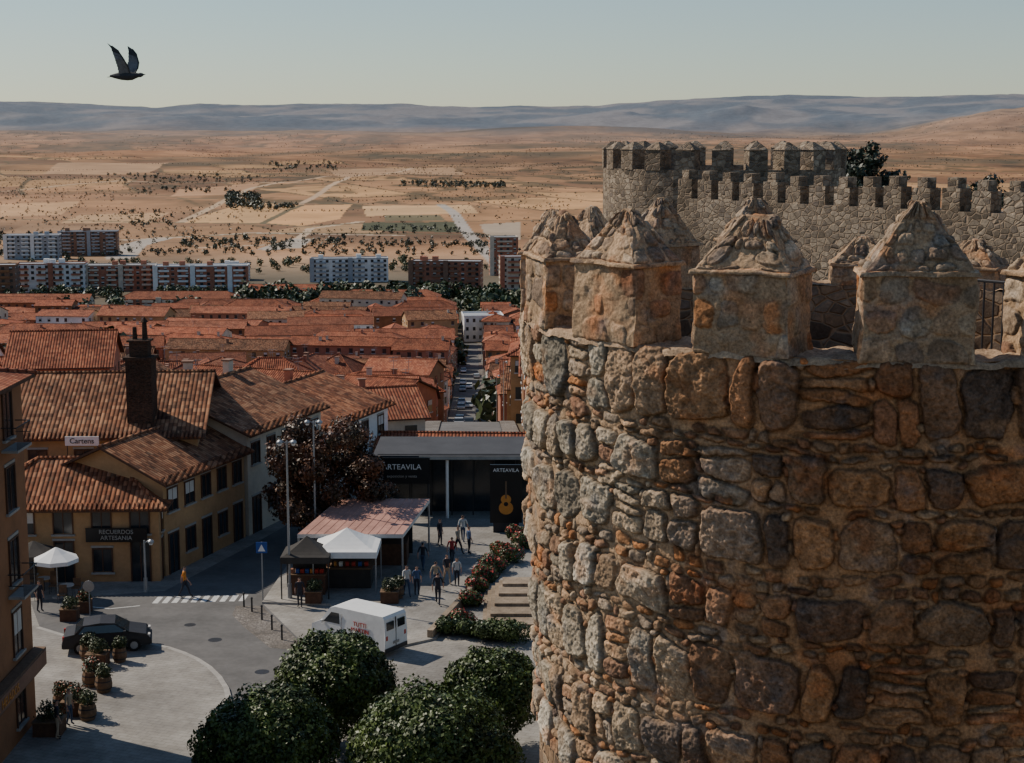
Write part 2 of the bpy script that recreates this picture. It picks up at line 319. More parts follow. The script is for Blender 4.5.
# ------------------------------------------------ masonry
PAL_L=[(.40,.33,.24),(.45,.355,.25),(.31,.265,.20),(.49,.36,.235),(.37,.245,.15),(.43,.375,.295)]
PAL_R=[(.34,.18,.095),(.19,.13,.095),(.38,.20,.10),(.11,.09,.08),(.27,.19,.13),(.40,.235,.125),(.26,.20,.15),(.22,.12,.07)]  # brown right-hand stones, with the warm tone of the shaded side mixed in
PAL_S=[(.42,.22,.12),(.46,.29,.17),(.30,.165,.10),(.48,.36,.24),(.38,.29,.21),(.50,.22,.09)]
def stonefield(Wd,Hd,nx,ny,seed,big=True,shade=None,amp=1.0,first=None,pal=None,rscale=1.0,cover=0.0):
    rg=np.random.default_rng(seed); U,Vv=np.meshgrid(np.linspace(0,Wd,nx),np.linspace(0,Hd,ny))
    so=seed*1.7
    wu=U+.05*fbm(U*4+so,Vv*4,3,1)+.014*fbm(U*20,Vv*20+so,2,6); wv=Vv+.05*fbm(U*3+so,Vv*4,3,2)+.014*fbm(U*20+so,Vv*20,2,7)
    if big:
        wv=wv+.13*fbm(U*.55+so,Vv*.5,2,41)*np.clip(Vv/.5,0,1); wu=wu+.12*fbm(U*.6,Vv*.9+so,2,42)
    h=.02*fbm(U*11+so,Vv*11,5,3); 
    mort=np.array([.43,.285,.17]); col=mort*(1+.4*fbm(U*4,Vv*4+so,4,4)[...,None])
    med=fbm(U*13+so,Vv*13,4,9); fine=fbm(U*40,Vv*40+so,3,10)
    pad=.24 if big else .09
    def put(cx,cy,hw,hh,ht,cc,p):
        x0=np.searchsorted(U[0],cx-hw*1.3-pad); x1=np.searchsorted(U[0],cx+hw*1.3+pad)
        y0=np.searchsorted(Vv[:,0],cy-hh*1.3-pad); y1=np.searchsorted(Vv[:,0],cy+hh*1.3+pad)
        if x1<=x0 or y1<=y0: return
        s=(slice(y0,y1),slice(x0,x1)); a=wu[s]-cx; b=wv[s]-cy; t=rg.uniform(-.14,.14); k=rg.uniform(-.24,.24)
        a2=(a+b*t)/(hw*(1+k*b/hh)); b2=(b-a*t)/(hh*(1+rg.uniform(-.16,.16)*a/hw))
        a2=np.clip(a2,-3,3); b2=np.clip(b2,-3,3)
        d=(np.abs(a2)**p+np.abs(b2)**p)**(1/p)+.08*med[s]
        q=(1-d)*min(hw,hh)
        e=np.clip(q/.03,0,1); e=np.sqrt(1-(1-e)**2)
        tilt=rg.uniform(-.24,.24)*a+rg.uniform(-.18,.18)*b
        facet=.13*np.abs(a*math.cos(so+cx)+b*math.sin(so+cx)+rg.uniform(-.05,.05))
        hs=e*(ht+tilt*.5-facet*min(1,ht*12))+(.028*med[s]+.012*fine[s])*e*min(1,ht*18)-.012*(1-e)
        k2=d<1
        h[s]=np.where(k2,np.maximum(hs,h[s]*(1-e)+hs*e),h[s]-.018*np.clip(1+q/.02,0,1)*(~k2)*amp)
        f=np.clip(e*2.2,0,1)[...,None]*rg.uniform(.82,1.0)
        v=np.array(cc)*(1+.65*med[s][...,None]+.3*fine[s][...,None])
        ring=np.exp(-(q/.014)**2)[...,None]
        col[s]=np.where(k2[...,None],col[s]*(1-f)+v*f,col[s]); col[s]=col[s]*(1-.42*min(1,amp)*ring)  # crevice shade painted as a darker ring at each stone's edge
    y=0.0; row=0
    while y<Hd+.3:
        isbig= big and (row%2==0)
        if isbig:
            rh=rg.uniform(.5,.8) if not(first and row==0) else first
            x=-rg.uniform(0,.4)
            while x<Wd+.3:
                ww=rg.uniform(.30,.52) if rg.random()<.7 else rg.uniform(.52,.8); g=rg.uniform(.010,.032); hh=rh/2-rg.uniform(.0,.05); sh=0 if shade is None else shade(x+ww/2)
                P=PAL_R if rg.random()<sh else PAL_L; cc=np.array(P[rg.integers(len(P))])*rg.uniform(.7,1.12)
                z=rg.random()
                if z<.14:
                    yy=y
                    while yy<y+rh-.05:
                        q=rg.uniform(.1,.26); put(x+ww/2,yy+q/2,ww/2-.012,q/2-.01,.05*amp,np.array((PAL_S+P)[rg.integers(12)])*rg.uniform(.7,1),3.5); yy+=q
                elif z<.34:
                    s1=rg.uniform(.35,.65)*rh
                    put(x+ww/2,y+s1/2,ww/2-g,s1/2-.012,rg.uniform(.05,.1)*amp,cc,4)
                    if rg.random()<.5: put(x+ww/2,y+(s1+rh)/2,ww/2-g,(rh-s1)/2-.012,rg.uniform(.04,.09)*amp,cc*.85,4)
                    else:
                        for ax in (.27,.75): put(x+ww*ax,y+(s1+rh)/2,ww*.23,(rh-s1)/2-.012,rg.uniform(.03,.07)*amp,np.array(PAL_S[rg.integers(6)])*.9,3)
                else: put(x+ww/2,y+rh/2+rg.uniform(-.03,.03),ww/2-g,hh,rg.uniform(.055,.12)*amp,cc,rg.uniform(2.6,6))
                if rg.random()<.7: put(x-.0,y+rg.uniform(.05,rh-.05),.035,rg.uniform(.03,.09),.03*amp,np.array(PAL_S[rg.integers(6)])*.9,2.5)
                if rg.random()<.6: put(x+rg.uniform(-.08,.08),y+rg.uniform(0,.06),.06,.04,.04*amp,np.array(PAL_S[rg.integers(6)]),2.5)
                x+=ww
            y+=rh
        else:
            for sub in range((1+ (rg.random()<.7)) if big else 1):
                rh=rg.uniform(.08,.15) if big else rg.uniform(.10,.26)*rscale; x=-rg.uniform(0,.2)
                while x<Wd+.2:
                    ww=rg.uniform(.10,.34)*(1 if big else rscale); sh=0 if shade is None else shade(x+ww/2)
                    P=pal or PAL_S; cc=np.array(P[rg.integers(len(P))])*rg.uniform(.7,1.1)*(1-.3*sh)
                    if rg.random()<(.88 if big else .78): put(x+ww/2,y+rh/2+rg.uniform(-.025,.025),ww/2*rg.uniform(.8,1.02)-.008,rh/2*rg.uniform(.75,1.05)-.006,rg.uniform(.015,.06)*amp,cc,rg.uniform(2.4,5))
                    x+=ww
                y+=rh
        row+=1
    stain=fbm(U*.9+so,Vv*.7,4,12)[...,None]; col=col*(1+.38*stain)
    rp=np.clip((fbm(U*1.3+so,Vv*1.5,4,27)-.3+cover)*5,0,1); h=h*(1-.4*rp)+.015*rp; rp=rp[...,None]; col=col*(1-.5*rp)+mort*(.85+.35*fine[...,None]+.3*med[...,None])*.5*rp
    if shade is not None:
        q=np.vectorize(shade)(U[0])[None,:,None]; warm=np.array([1.05,.77,.57]); col=col*(1-q*.8)+col*warm*q*.8  # warm tone of the tower's shaded side painted into the stone colour
    red=np.clip((fbm(U*2.2,Vv*3+so,4,17)-.2)*3,0,1)[...,None]; col=col*(1-.5*red)+col*np.array([1.25,.76,.48])*.5*red
    gry=np.clip((fbm(U*3.1+4,Vv*3.3+so,5,18)-.25)*3,0,1)[...,None]; g_=col.mean(-1,keepdims=True)*.6; col=col*(1-.5*gry)+g_*.5*gry
    return h,np.clip(col,.012,.8)
def gridfaces(ny,nx):
    i=np.arange(ny-1)[:,None]*nx+np.arange(nx-1)[None]; return np.stack([i,i+nx,i+nx+1,i+1],-1).reshape(-1,4)
TA=R_(12.3); TC=np.array([4.66,21.0]); TR=4.5; ZT=22.65; ZB=17.2
tv=np.array([-math.sin(TA),-math.cos(TA)]); rv=np.array([math.cos(TA),-math.sin(TA)])
def dirv(th): return np.cos(th)[...,None]*tv+np.sin(th)[...,None]*rv
def RR(z): return TR-.19*np.clip((ZT-z)/4.6,0,1.1)
tower=empty('stone_wall_tower',(TC[0],TC[1],0))
t0,t1=R_(-104),R_(62); Wd=(t1-t0)*TR; Hd=ZT-ZB; nx=int(Wd/.0105); ny=int(Hd/.0105)
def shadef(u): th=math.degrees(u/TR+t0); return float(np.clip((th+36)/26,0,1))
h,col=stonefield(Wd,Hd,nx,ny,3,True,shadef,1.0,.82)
th=np.linspace(t0,t1,nx)[None].repeat(ny,0); zz=np.linspace(ZT,ZB,ny)[:,None].repeat(nx,1)
rad=RR(zz)+h+.04*fbm(th*4,zz*1.0,3,19)
D=dirv(th); V=np.stack([TC[0]+D[...,0]*rad,TC[1]+D[...,1]*rad,zz],-1).reshape(-1,3)
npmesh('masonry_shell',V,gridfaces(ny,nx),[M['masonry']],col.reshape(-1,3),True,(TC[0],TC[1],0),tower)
mb=MB()
def pth(t,r,z): d=dirv(np.array(t)); return (TC[0]+d[0]*r,TC[1]+d[1]*r,z)
for k in range(60):
    a,b=2*math.pi*k/60+t1,2*math.pi*(k+1)/60+t1
    zt=ZT if (b<=t0+2*math.pi+1e-3) else ZB
    rl=RR(ZB)
    if zt==ZT:
        mb.poly([pth(a,RR(ZB),ZB),pth(b,RR(ZB),ZB),pth(b,TR,ZT),pth(a,TR,ZT)],'rubble')
    mb.poly([pth(a,rl,-1),pth(b,rl,-1),pth(b,rl,ZB),pth(a,rl,ZB)],'rubble')
    mb.poly([pth(a,TR-.72,21.6),pth(a,TR-.72,ZT),pth(b,TR-.72,ZT),pth(b,TR-.72,21.6)],'rubble')
    mb.poly([pth(a,TR-.72,21.6),pth(b,TR-.72,21.6),(TC[0],TC[1],21.6)],'floor')
mb.build('shell_core',(TC[0],TC[1],0),tower)
nx2=900; ny2=50; th=np.linspace(0,2*math.pi,nx2)[None].repeat(ny2,0); rq=np.linspace(TR+.05,TR-.73,ny2)[:,None].repeat(nx2,1)
hz=.07*fbm(np.cos(th)*rq*4,np.sin(th)*rq*4,5,23); hz[0]-=.08; hz[1]-=.03; D=dirv(th)
V=np.stack([TC[0]+D[...,0]*(rq+.03*fbm(th*9,rq,3,25)),TC[1]+D[...,1]*(rq+.03*fbm(th*9,rq,3,25)),ZT+.01+hz],-1).reshape(-1,3)
cc=np.array([.38,.26,.165])*(1+.6*fbm(np.cos(th)*rq*5,np.sin(th)*rq*5,5,24)[...,None])
npmesh('parapet_sill',V,gridfaces(ny2,nx2),[M['masonry']],cc.reshape(-1,3),True,(TC[0],TC[1],0),tower)
def patch(Vs,Fs,Cs,c,seed,res=.012,amp=.8,big=False,pal=None,edge=.022,tint=1.0,rs=1.0,cover=0.0):
    c=[np.array(p,float) for p in c]; Wd=(np.linalg.norm(c[1]-c[0])+np.linalg.norm(c[2]-c[3]))/2; Wb=max(np.linalg.norm(c[1]-c[0]),np.linalg.norm(c[2]-c[3]))
    Hd=(np.linalg.norm(c[3]-c[0])+np.linalg.norm(c[2]-c[1]))/2
    nx=max(4,int(Wb/res)); ny=max(4,int(Hd/res))
    h,col=stonefield(Wb,Hd,nx,ny,seed,big,None,amp,None,pal,rs,cover)
    s,t=np.meshgrid(np.linspace(0,1,nx),np.linspace(0,1,ny)); s_,t_=s[...,None],t[...,None]
    P=(c[0]*(1-s_)+c[1]*s_)*(1-t_)+(c[3]*(1-s_)+c[2]*s_)*t_
    n=np.cross(c[2]-c[0],c[1]-c[3]); n/=np.linalg.norm(n)
    tap=np.clip(np.minimum(np.minimum(s,1-s)*Wd,np.minimum(t,1-t)*Hd)/edge,0,1)
    w1=.032*fbm(P[...,0]*2.7+P[...,2]*2,P[...,1]*2.7+P[...,2]*1.3,5,31); w2=.032*fbm(P[...,0]*3.1-P[...,2]*3,P[...,1]*2.3+P[...,2]*2.1,5,33)
    P=P+n*(h*tap)[...,None]+ np.stack([w1,w2,w1*.6-w2*.4],-1)
    b=sum(len(v) for v in Vs); Vs.append(P.reshape(-1,3)); Fs.append(gridfaces(ny,nx)+b); Cs.append((col*tint).reshape(-1,3))
PAL_C=[(.42,.31,.21),(.35,.255,.175),(.47,.35,.235),(.29,.205,.145),(.43,.27,.16),(.24,.165,.115)]
def merlon(thd,tipz,capz,wid,seed,wtip=.14,off=0.0,tint=1.0):
    t=R_(thd); d=dirv(np.array(t)); s=np.array([-d[1],d[0]])
    if np.dot(s,rv*math.cos(t)-tv*math.sin(t))<0: s=-s
    rgm=random.Random(seed)
    def Q(a,rad,z): p=TC+d*rad+s*a; return np.array([p[0],p[1],z])
    ro=TR+.03; ri=TR-.68; hw=wid/2; z0=ZT-.02
    Vs,Fs,Cs=[],[],[]
    def ring(hw,ro,ri,z): return [Q(-hw,ro,z),Q(hw,ro,z),Q(hw,ri,z),Q(-hw,ri,z)]
    b=ring(hw*1.04,ro,ri,z0); tb=ring(hw,ro-.01,ri+.02,capz)
    for k in range(4):
        j=(k+1)%4; patch(Vs,Fs,Cs,[tb[k],tb[j],b[j],b[k]],seed*10+k,amp=.45,pal=PAL_S+PAL_C,tint=tint,rs=1.6,cover=.22)
    cb=ring(hw+.045,ro+.035,ri-.03,capz-.005); ct=ring(hw+.03,ro+.02,ri-.02,capz+.04)
    for k in range(4):
        j=(k+1)%4; patch(Vs,Fs,Cs,[ct[k],ct[j],cb[j],cb[k]],seed*10+4+k,amp=.2,pal=PAL_C,tint=tint,cover=.4)
    patch(Vs,Fs,Cs,[cb[0],cb[1],cb[2],cb[3]],seed*10+9,res=.05,amp=.1)
    rm=(ro+ri)/2; tt=[Q(-wtip+off,rm+wtip*.6,tipz-.03),Q(wtip+off,rm+wtip*.6,tipz-.03-rgm.uniform(0,.06)),Q(wtip+off,rm-wtip*.6,tipz-.03),Q(-wtip+off,rm-wtip*.6,tipz-.03)]
    pb=ring(hw-.005,ro-.015,ri+.015,capz+.035)
    for k in range(4):
        j=(k+1)%4
        patch(Vs,Fs,Cs,[tt[k],tt[j],pb[j],pb[k]],seed*10+11+k,amp=.75,pal=PAL_C,tint=tint,rs=1.15,cover=.1)
    patch(Vs,Fs,Cs,[tt[3],tt[2],tt[1],tt[0]],seed*10+20,res=.02,amp=.5)
    patch(Vs,Fs,Cs,[ct[3],ct[2],ct[1],ct[0]],seed*10+21,res=.03,amp=.1)
    npmesh('merlon',np.concatenate(Vs),np.concatenate(Fs),[M['masonry']],np.concatenate(Cs),True,(TC[0],TC[1],0),tower)
for k,(a,tz,cz,wd,wt,of,ti) in enumerate([(29,24.05,23.5,1.1,.16,0,.9),(6,24.30,23.53,1.12,.05,.0,.95),(-17.5,24.14,23.5,1.05,.13,.05,1),(-41,24.15,23.5,1.05,.04,0,1),(-63,24.05,23.45,.9,.07,0,1),
     (-86,24.0,23.4,.9,.06,0,1),(-109,23.95,23.35,.9,.07,0,1),(-132,24.03,23.3,1.0,.05,0,.9),(-155,24.0,23.3,1.0,.09,0,.9),(-178,23.40,22.95,.9,.08,0,.9),(159,23.40,22.95,.9,.08,0,.9),(136,23.5,23.0,.9,.1,0,.9),(113,23.6,23.1,.9,.1,0,.9),(90,23.7,23.2,.9,.1,0,.9),(55,24.,23.4,1.0,.1,0,.9)]):
    merlon(a,tz,cz,wd,k+50,wt,of,ti)
mb=MB(); pa=Vector((TC[0]+1.7,TC[1]+2.2,21.6)); pb=Vector((TC[0]+3.3,TC[1]+.2,21.6))
for k in range(17):
    p=pa.lerp(pb,k/16); mb.cyl(p,p+Vector((0,0,1.3)),.015 if k%8 else .03,.015 if k%8 else .03,'dark',6)
for zz_ in (1.3,.12): mb.cyl(pa+Vector((0,0,zz_)),pb+Vector((0,0,zz_)),.022,.022,'dark',6)
mb.build('iron_railing',pa)
# ------------------------------------------------ far tower and curtain wall
def capblock(mb,c,w,d,z0,zc,zt,rot,m):
    mb.box((c[0],c[1],(z0+zc)/2),(w,d,zc-z0),m,rot)
    cs,sn=math.cos(rot),math.sin(rot); q=[(a*w*.54,b*d*.54) for a,b in((-1,-1),(1,-1),(1,1),(-1,1))]
    P=[(c[0]+x*cs-y*sn,c[1]+x*sn+y*cs,zc+.003) for x,y in q]; P2=[(c[0]+(x*cs-y*sn)*.15,c[1]+(x*sn+y*cs)*.15,zt) for x,y in q]
    for k in range(4): mb.poly([P[k],P[(k+1)%4],P2[(k+1)%4],P2[k]],m)
    mb.poly(P2,m); mb.poly(P[::-1],m)
FC=(8.0,62.0); FR=4.55
ft=empty('round_wall_tower',(FC[0],FC[1],0)); mb=MB()
mb.lathe((FC[0],FC[1],0),[(FR+.2,-1),(FR,8),(FR,23.6)],'rubblegrey',48)
mb.lathe((FC[0],FC[1],0),[(FR,23.6),(FR-.7,23.6),(FR-.7,22.3),(.01,22.3)],'rubblegrey',48); mb.build('drum',(FC[0],FC[1],0),ft)
mb=MB()
for k in range(22):
    a=2*math.pi*k/22; c=(FC[0]+(FR-.33)*math.cos(a),FC[1]+(FR-.33)*math.sin(a)); capblock(mb,c,.68,.68,23.58,24.3,24.58,a+math.pi/2,'rubblegrey')
mb.build('merlons',(FC[0],FC[1],0),ft)
cw=empty('crenellated_wall',(9,52,0)); P1=Vector((6.3,56.4,0)); P2=Vector((17.5,41.5,0)); dv=(P2-P1).normalized(); L=(P2-P1).length; rot=math.atan2(dv.y,dv.x)
mb=MB(); c=(P1+P2)/2; mb.box((c.x,c.y,10.9),(L,1.6,23.6),'rubblegrey',rot); mb.build('curtain',(c.x,c.y,0),cw)
mb=MB(); s=.3; k=0
nn=Vector((dv.y,-dv.x,0)); nn=nn if nn.y<0 else -nn
rgc=random.Random(2)
while s<L:
    p=P1+dv*s+nn*.5; zt=23.3+rgc.uniform(-.05,.06)
    mb.box((p.x,p.y,(22.66+zt)/2),(.64,.5,zt-22.66),'rubblegrey',rot+rgc.uniform(-.04,.04)); mb.box((p.x,p.y,zt+.153),(.36,.4,.3),'rubblegrey',rot+rgc.uniform(-.08,.08))
    s+=1.02+rgc.uniform(-.06,.06); k+=1
mb.build('merlons',(c.x,c.y,0),cw)
# ------------------------------------------------ foliage
def leafcloud(name,blobs,n,size,c1,c2,seed,parent=None,loc=(0,0,0),inner=.55,flower=None):
    rg=np.random.default_rng(seed); vol=np.array([b[3]*b[4]*b[5] for b in blobs])**(2/3); cnt=np.maximum(8,(n*vol/vol.sum())).astype(int)
    Pc=[];Nn=[]
    for b,k in zip(blobs,cnt):
        d=rg.normal(size=(k,3)); d/=np.linalg.norm(d,axis=1)[:,None]
        rad=(inner+(1-inner)*rg.random(k)**.6)
        bumpy=1+.10*np.sin(d[:,0]*7+b[0]*3)*np.sin(d[:,1]*6+b[1])+.08*np.sin(d[:,2]*9+b[0])*np.sin(d[:,0]*11)
        rad=rad*bumpy
        Pc.append(np.array(b[:3])+d*rad[:,None]*np.array(b[3:6])); Nn.append(d)
    Pc=np.concatenate(Pc);Nn=np.concatenate(Nn);k=len(Pc)
    nrm=Nn+rg.normal(size=(k,3))*.5; nrm/=np.linalg.norm(nrm,axis=1)[:,None]
    a=np.cross(nrm,rg.normal(size=(k,3))); a/=np.linalg.norm(a,axis=1)[:,None]; b=np.cross(nrm,a)
    sz=size*(.6+.8*rg.random(k))[:,None]
    q=np.stack([Pc-a*sz,Pc-b*sz*.6,Pc+a*sz,Pc+b*sz*.6],1)
    clump=fbm(Pc[:,0]*1.3/max(size*6,.5),Pc[:,2]*1.3/max(size*6,.5)+Pc[:,1],3,seed%7)
    t=np.clip(.5+.7*clump+.35*(rg.random(k)-.5),0,1)[:,None]; col=np.array(c1)*(1-t)+np.array(c2)*t
    if flower is not None:
        fm=(rg.random(k)<.25)&(Nn[:,2]>-.1); col[fm]=np.array(flower)*rg.uniform(.7,1.2,(fm.sum(),1))
    col=np.repeat(col,4,0)
    return npmesh(name,q.reshape(-1,3),np.arange(4*k).reshape(-1,4),[M['leaf']],col,False,loc,parent)
def tree(name,p,h,blobs,n,size,c1,c2,seed,tr=.18,**kw):
    e=empty(name,p); rg=random.Random(seed); mb=MB(); b=Vector(p); top=b+Vector((0,0,h*.5))
    mb.cyl(b,top,tr,tr*.6,'bark',9,False)
    for bl in blobs[:7]:
        t=Vector(bl[:3]); mid=top.lerp(t,.5)+Vector((0,0,-.15)); mb.cyl(top-Vector((0,0,rg.uniform(0,h*.15))),mid,tr*.5,tr*.32,'bark',6,False); mb.cyl(mid,t,tr*.32,tr*.1,'bark',5,False)
    mb.build('trunk',p,e); leafcloud('crown',blobs,n,size,c1,c2,seed,e,p,**kw); return e
def ball(name,p,r,cz,n,seed,zs=.85):
    rg=random.Random(seed); bl=[(p[0],p[1],cz,r*.95,r*.95,r*zs)]*2
    bl=bl+[(p[0],p[1],cz,r*.7,r*.7,r*zs*.7)]
    for i in range(18):
        a=rg.uniform(0,6.28); e=rg.uniform(-.3,1.3); bl.append((p[0]+r*.68*math.cos(a)*math.cos(e),p[1]+r*.68*math.sin(a)*math.cos(e),cz+r*.68*zs*math.sin(e),r*.36,r*.36,r*.33))
    tree(name,p,cz,bl,n,.08,(.016,.030,.007),(.10,.145,.028),seed,inner=.72)
for k,(x,D,r,cz,n) in enumerate([(335,63.5,2.5,2.7,36000),(266,57.5,2.8,2.2,40000),(430,57,3.4,2.0,50000),(493,63,2.1,2.5,22000)]):
    ball('round_tree',((x-512)/F*(D*.99+22*.153),D,0),r,cz,n,40+k)
p=G(326,548); bl=[]
rg=random.Random(5)
for i in range(46):
    a=rg.uniform(0,6.28); q=rg.random()**.5; zq=rg.random(); bl.append((p.x-.2+3.9*q*math.cos(a)*(1-.3*zq),p.y+3.0*q*math.sin(a),2.1+zq*5.2,rg.uniform(.8,1.3),rg.uniform(.8,1.3),rg.uniform(.65,1.0)))
tree('copper_leaved_tree',tuple(p),4.5,bl,30000,.11,(.020,.020,.009),(.16,.062,.028),77,.16,inner=.3)
for k,(x,y,D,h) in enumerate([(872,142,80,1.0),(852,150,82,.8),(992,176,62,1.0)]):
    p=AT(x,y,D); bl=[(p.x+.55*math.cos(i*2.4)*(i%3),p.y+.5*math.sin(i*2.4),p.z-.3-i*.28,.4+.11*i,.4+.11*i,.4) for i in range(12)]
    tree('pine_tree',(p.x,p.y,0),38,bl,5500,.10,(.010,.016,.010),(.035,.05,.025),90+k,.3,inner=.3)
for k,(x,y,r,fl) in enumerate([(522,548,.9,1),(508,562,1.1,1),(492,572,1.0,1),(476,592,.8,1),(470,606,.8,1),(462,626,.8,1),(448,634,.8,0),(486,640,.9,0),(512,642,1.1,0),(500,556,.8,1),(484,582,.9,1),(516,540,.9,1),(468,636,.8,0),(498,640,1.0,0)]):
    p=G(x,y); bl=[(p.x+.35*r*math.cos(i*2.1),p.y+.35*r*math.sin(i*2.1),.45*r+.1*(i%3),r*.6,r*.6,r*.5) for i in range(6)]
    leafcloud('flowering_bush' if fl else 'green_bush',bl,1800,.07,(.02,.035,.012),(.09,.13,.035),120+k,None,tuple(p),flower=(.50,.06,.05) if fl else None)
# ------------------------------------------------ buildings
def building(name,cx,cy,z0,w,d,h,rot,roof='gable',rise=2.,wall='cream',tile='tile',floors=2,cols=(4,2),over=.45,near=False,chim=0,winw=1.0,winh=1.3,trim=None,seed=0,walkdoor=False,base=3.0):
    rg=random.Random(seed); cs,sn=math.cos(rot),math.sin(rot)
    def L(p): return (cx+p[0]*cs-p[1]*sn, cy+p[0]*sn+p[1]*cs, z0+p[2])
    Wm=MB(); Rm=MB() if near else Wm; Gm=MB() if near else Wm
    x,y=w/2,d/2
    c=[(-x,-y),(x,-y),(x,y),(-x,y)]
    for k in range(4):
        a,b=c[k],c[(k+1)%4]; Wm.poly([L((*a,-base)),L((*b,-base)),L((*b,h)),L((*a,h))],wall)
    o=over; X,Y=x+o,y+o
    if roof=='gable':
        sl=rise/y; ze=h-o*sl; th=.14; SL=math.hypot(Y,rise+o*sl)
        for sg in (-1,1):
            e0=(-X*1,sg*Y,ze+th);e1=(X,sg*Y,ze+th);r1=(X,0,h+rise+th);r0=(-X,0,h+rise+th)
            uv=[(0,0),(2*X,0),(2*X,SL),(0,SL)]; P=[e0,e1,r1,r0]
            if sg>0: P=P[::-1]; uv=uv[::-1]
            Rm.poly([L(q) for q in P],tile,uv)
            e0b,e1b,r1b,r0b=[(q[0],q[1],q[2]-th) for q in (e0,e1,r1,r0)]
            Rm.poly([L(q) for q in (e0b,r0b,r1b,e1b)],'brownframe'); Rm.poly([L(q) for q in (e0b,e1b,e1,e0)],'brownframe')
            Rm.poly([L(q) for q in (e1b,r1b,r1,e1)],'brownframe'); Rm.poly([L(q) for q in (e0b,r0b,r0,e0)],'brownframe')
        for sg in (-1,1): Wm.poly([L((sg*x,-y,h)),L((sg*x,y,h)),L((sg*x,0,h+rise-.02))],wall)
        Rm.cyl(L((-X,0,h+rise+th)),L((X,0,h+rise+th)),.11,.11,tile,6)
        if near:
            for i in range(int(2*X/.26)):
                xx=-X+.13+i*.26; Rm.cyl(L((xx,-Y-.06,ze+th-.01)),L((xx,-Y+.5,ze+th+.5*sl+.03)),.085,.085,tile,6)
    elif roof=='hip':
        sl=rise/y; ze=h-o*sl+.14; q=min(x,y*1.0); hr=h+rise+.14
        r0=(-(x-q),0,hr); r1=((x-q),0,hr); a,b,c2,d2=(-X,-Y,ze),(X,-Y,ze),(X,Y,ze),(-X,Y,ze); SL=math.hypot(Y,rise)
        Rm.poly([L(t) for t in (a,b,r1,r0)],tile,[(-X,0),(X,0),(r1[0],SL),(r0[0],SL)])
        Rm.poly([L(t) for t in (c2,d2,r0,r1)],tile,[(X,0),(-X,0),(r0[0],SL),(r1[0],SL)])
        Rm.poly([L(t) for t in (b,c2,r1)],tile,[(-Y,0),(Y,0),(0,SL)]); Rm.poly([L(t) for t in (d2,a,r0)],tile,[(-Y,0),(Y,0),(0,SL)])
        lo=[(t[0],t[1],t[2]-.16) for t in (a,b,c2,d2)]; up=[a,b,c2,d2]
        Rm.poly([L(t) for t in lo[::-1]],'brownframe')
        for k in range(4): Rm.poly([L(t) for t in (lo[k],lo[(k+1)%4],up[(k+1)%4],up[k])],'brownframe')
        for s0,s1 in ((a,r0),(d2,r0),(b,r1),(c2,r1),(r0,r1)):
            if s0!=s1: Rm.cyl(L(s0),L(s1),.12,.12,tile,6)
        if near:
            for i in range(int(2*X/.26)):
                xx=-X+.13+i*.26; Rm.cyl(L((xx,-Y-.06,ze-.01)),L((xx,-Y+.4,ze+.4*sl+.03)),.085,.085,tile,6)
    else:
        Rm.poly([L((-x,-y,h)),L((x,-y,h)),L((x,y,h)),L((-x,y,h))],'greyr')
        for k in range(4):
            a,b=c[k],c[(k+1)%4]; m=((a[0]+b[0])/2,(a[1]+b[1])/2,h+.2); horiz=k%2==0
            Rm.box(L(m),( (w+.3) if horiz else .3,.3 if horiz else (d-.3),.6),trim or wall,rot)
        if w>20: 
            for i in range(3): Rm.box(L((rg.uniform(-x*.8,x*.8),rg.uniform(-y*.5,y*.5),h+1.2)),(3,3,2.3),wall,rot)
    fh=h/floors
    for side in range(4):
        if side==2: continue
        ln=w if side%2==0 else d; nc=cols[side%2]
        for f in range(floors):
            for i in range(nc):
                t=-ln/2+ln*(i+.5)/nc+(0 if near else rg.uniform(-.1,.1)); zc=f*fh+fh*.56; ww=winw;hh=min(winh,fh*.62)
                if rg.random()<.06 and not near: continue
                def pt(a,o,z):
                    return {0:(a,-y-o,z),1:(x+o,a,z),3:(-x-o,a,z)}[side]
                def bx(mbb,a,z,da,dz,o0,o1,m):
                    pc=pt(a,(o0+o1)/2,z); dd=(da,abs(o1-o0),dz) if side==0 else (abs(o1-o0),da,dz)
                    mbb.box(L(pc),dd,m,rot)
                if near:
                    if f==0 and walkdoor and i%2==0: zc=1.15;hh=2.3
                    bx(Gm,t,zc,ww,hh,-.02,.015,'glass')
                    fr='brownframe'
                    for sx in (-1,1): bx(Gm,t+sx*(ww/2+.035),zc,.07,hh+.14,-.02,.07,fr)
                    bx(Gm,t,zc+hh/2+.035,ww-.002,.07,-.02,.068,fr); bx(Gm,t,zc,.05,hh-.02,0,.04,fr)
                    bx(Gm,t,zc-hh/2-.08,ww+.3,.1,-.02,.14,'kerb'); bx(Gm,t,zc+hh/2+.14,ww+.26,.12,-.02,.045,'kerb')
                    if f>0 and rg.random()<.35: bx(Gm,t,zc+hh*.22,ww-.02,hh*.5,.016,.035,'frame')
                else:
                    bx(Gm,t,zc,ww,hh,-.02,.05,'glass')
                    if ww>.9: bx(Gm,t,zc-hh/2-.07,ww+.2,.12,-.02,.12,trim or 'frame')
                    if rg.random()<.35: bx(Gm,t,zc+hh*.28,ww-.06,hh*.4,.052,.07,'frame')
    for k in range(chim):
        px,py=rg.uniform(-x*.8,x*.8),rg.uniform(-y*.5,y*.5); zz=h+rise*(1-abs(py)/y); s=rg.uniform(.5,.8)
        Rm.box(L((px,py,zz+.3)),(s,s*.8,1.5),rg.choice(['brick','cream','brown']),rot); Rm.box(L((px,py,zz+1.1)),(s+.2,s,.1),'brown',rot)
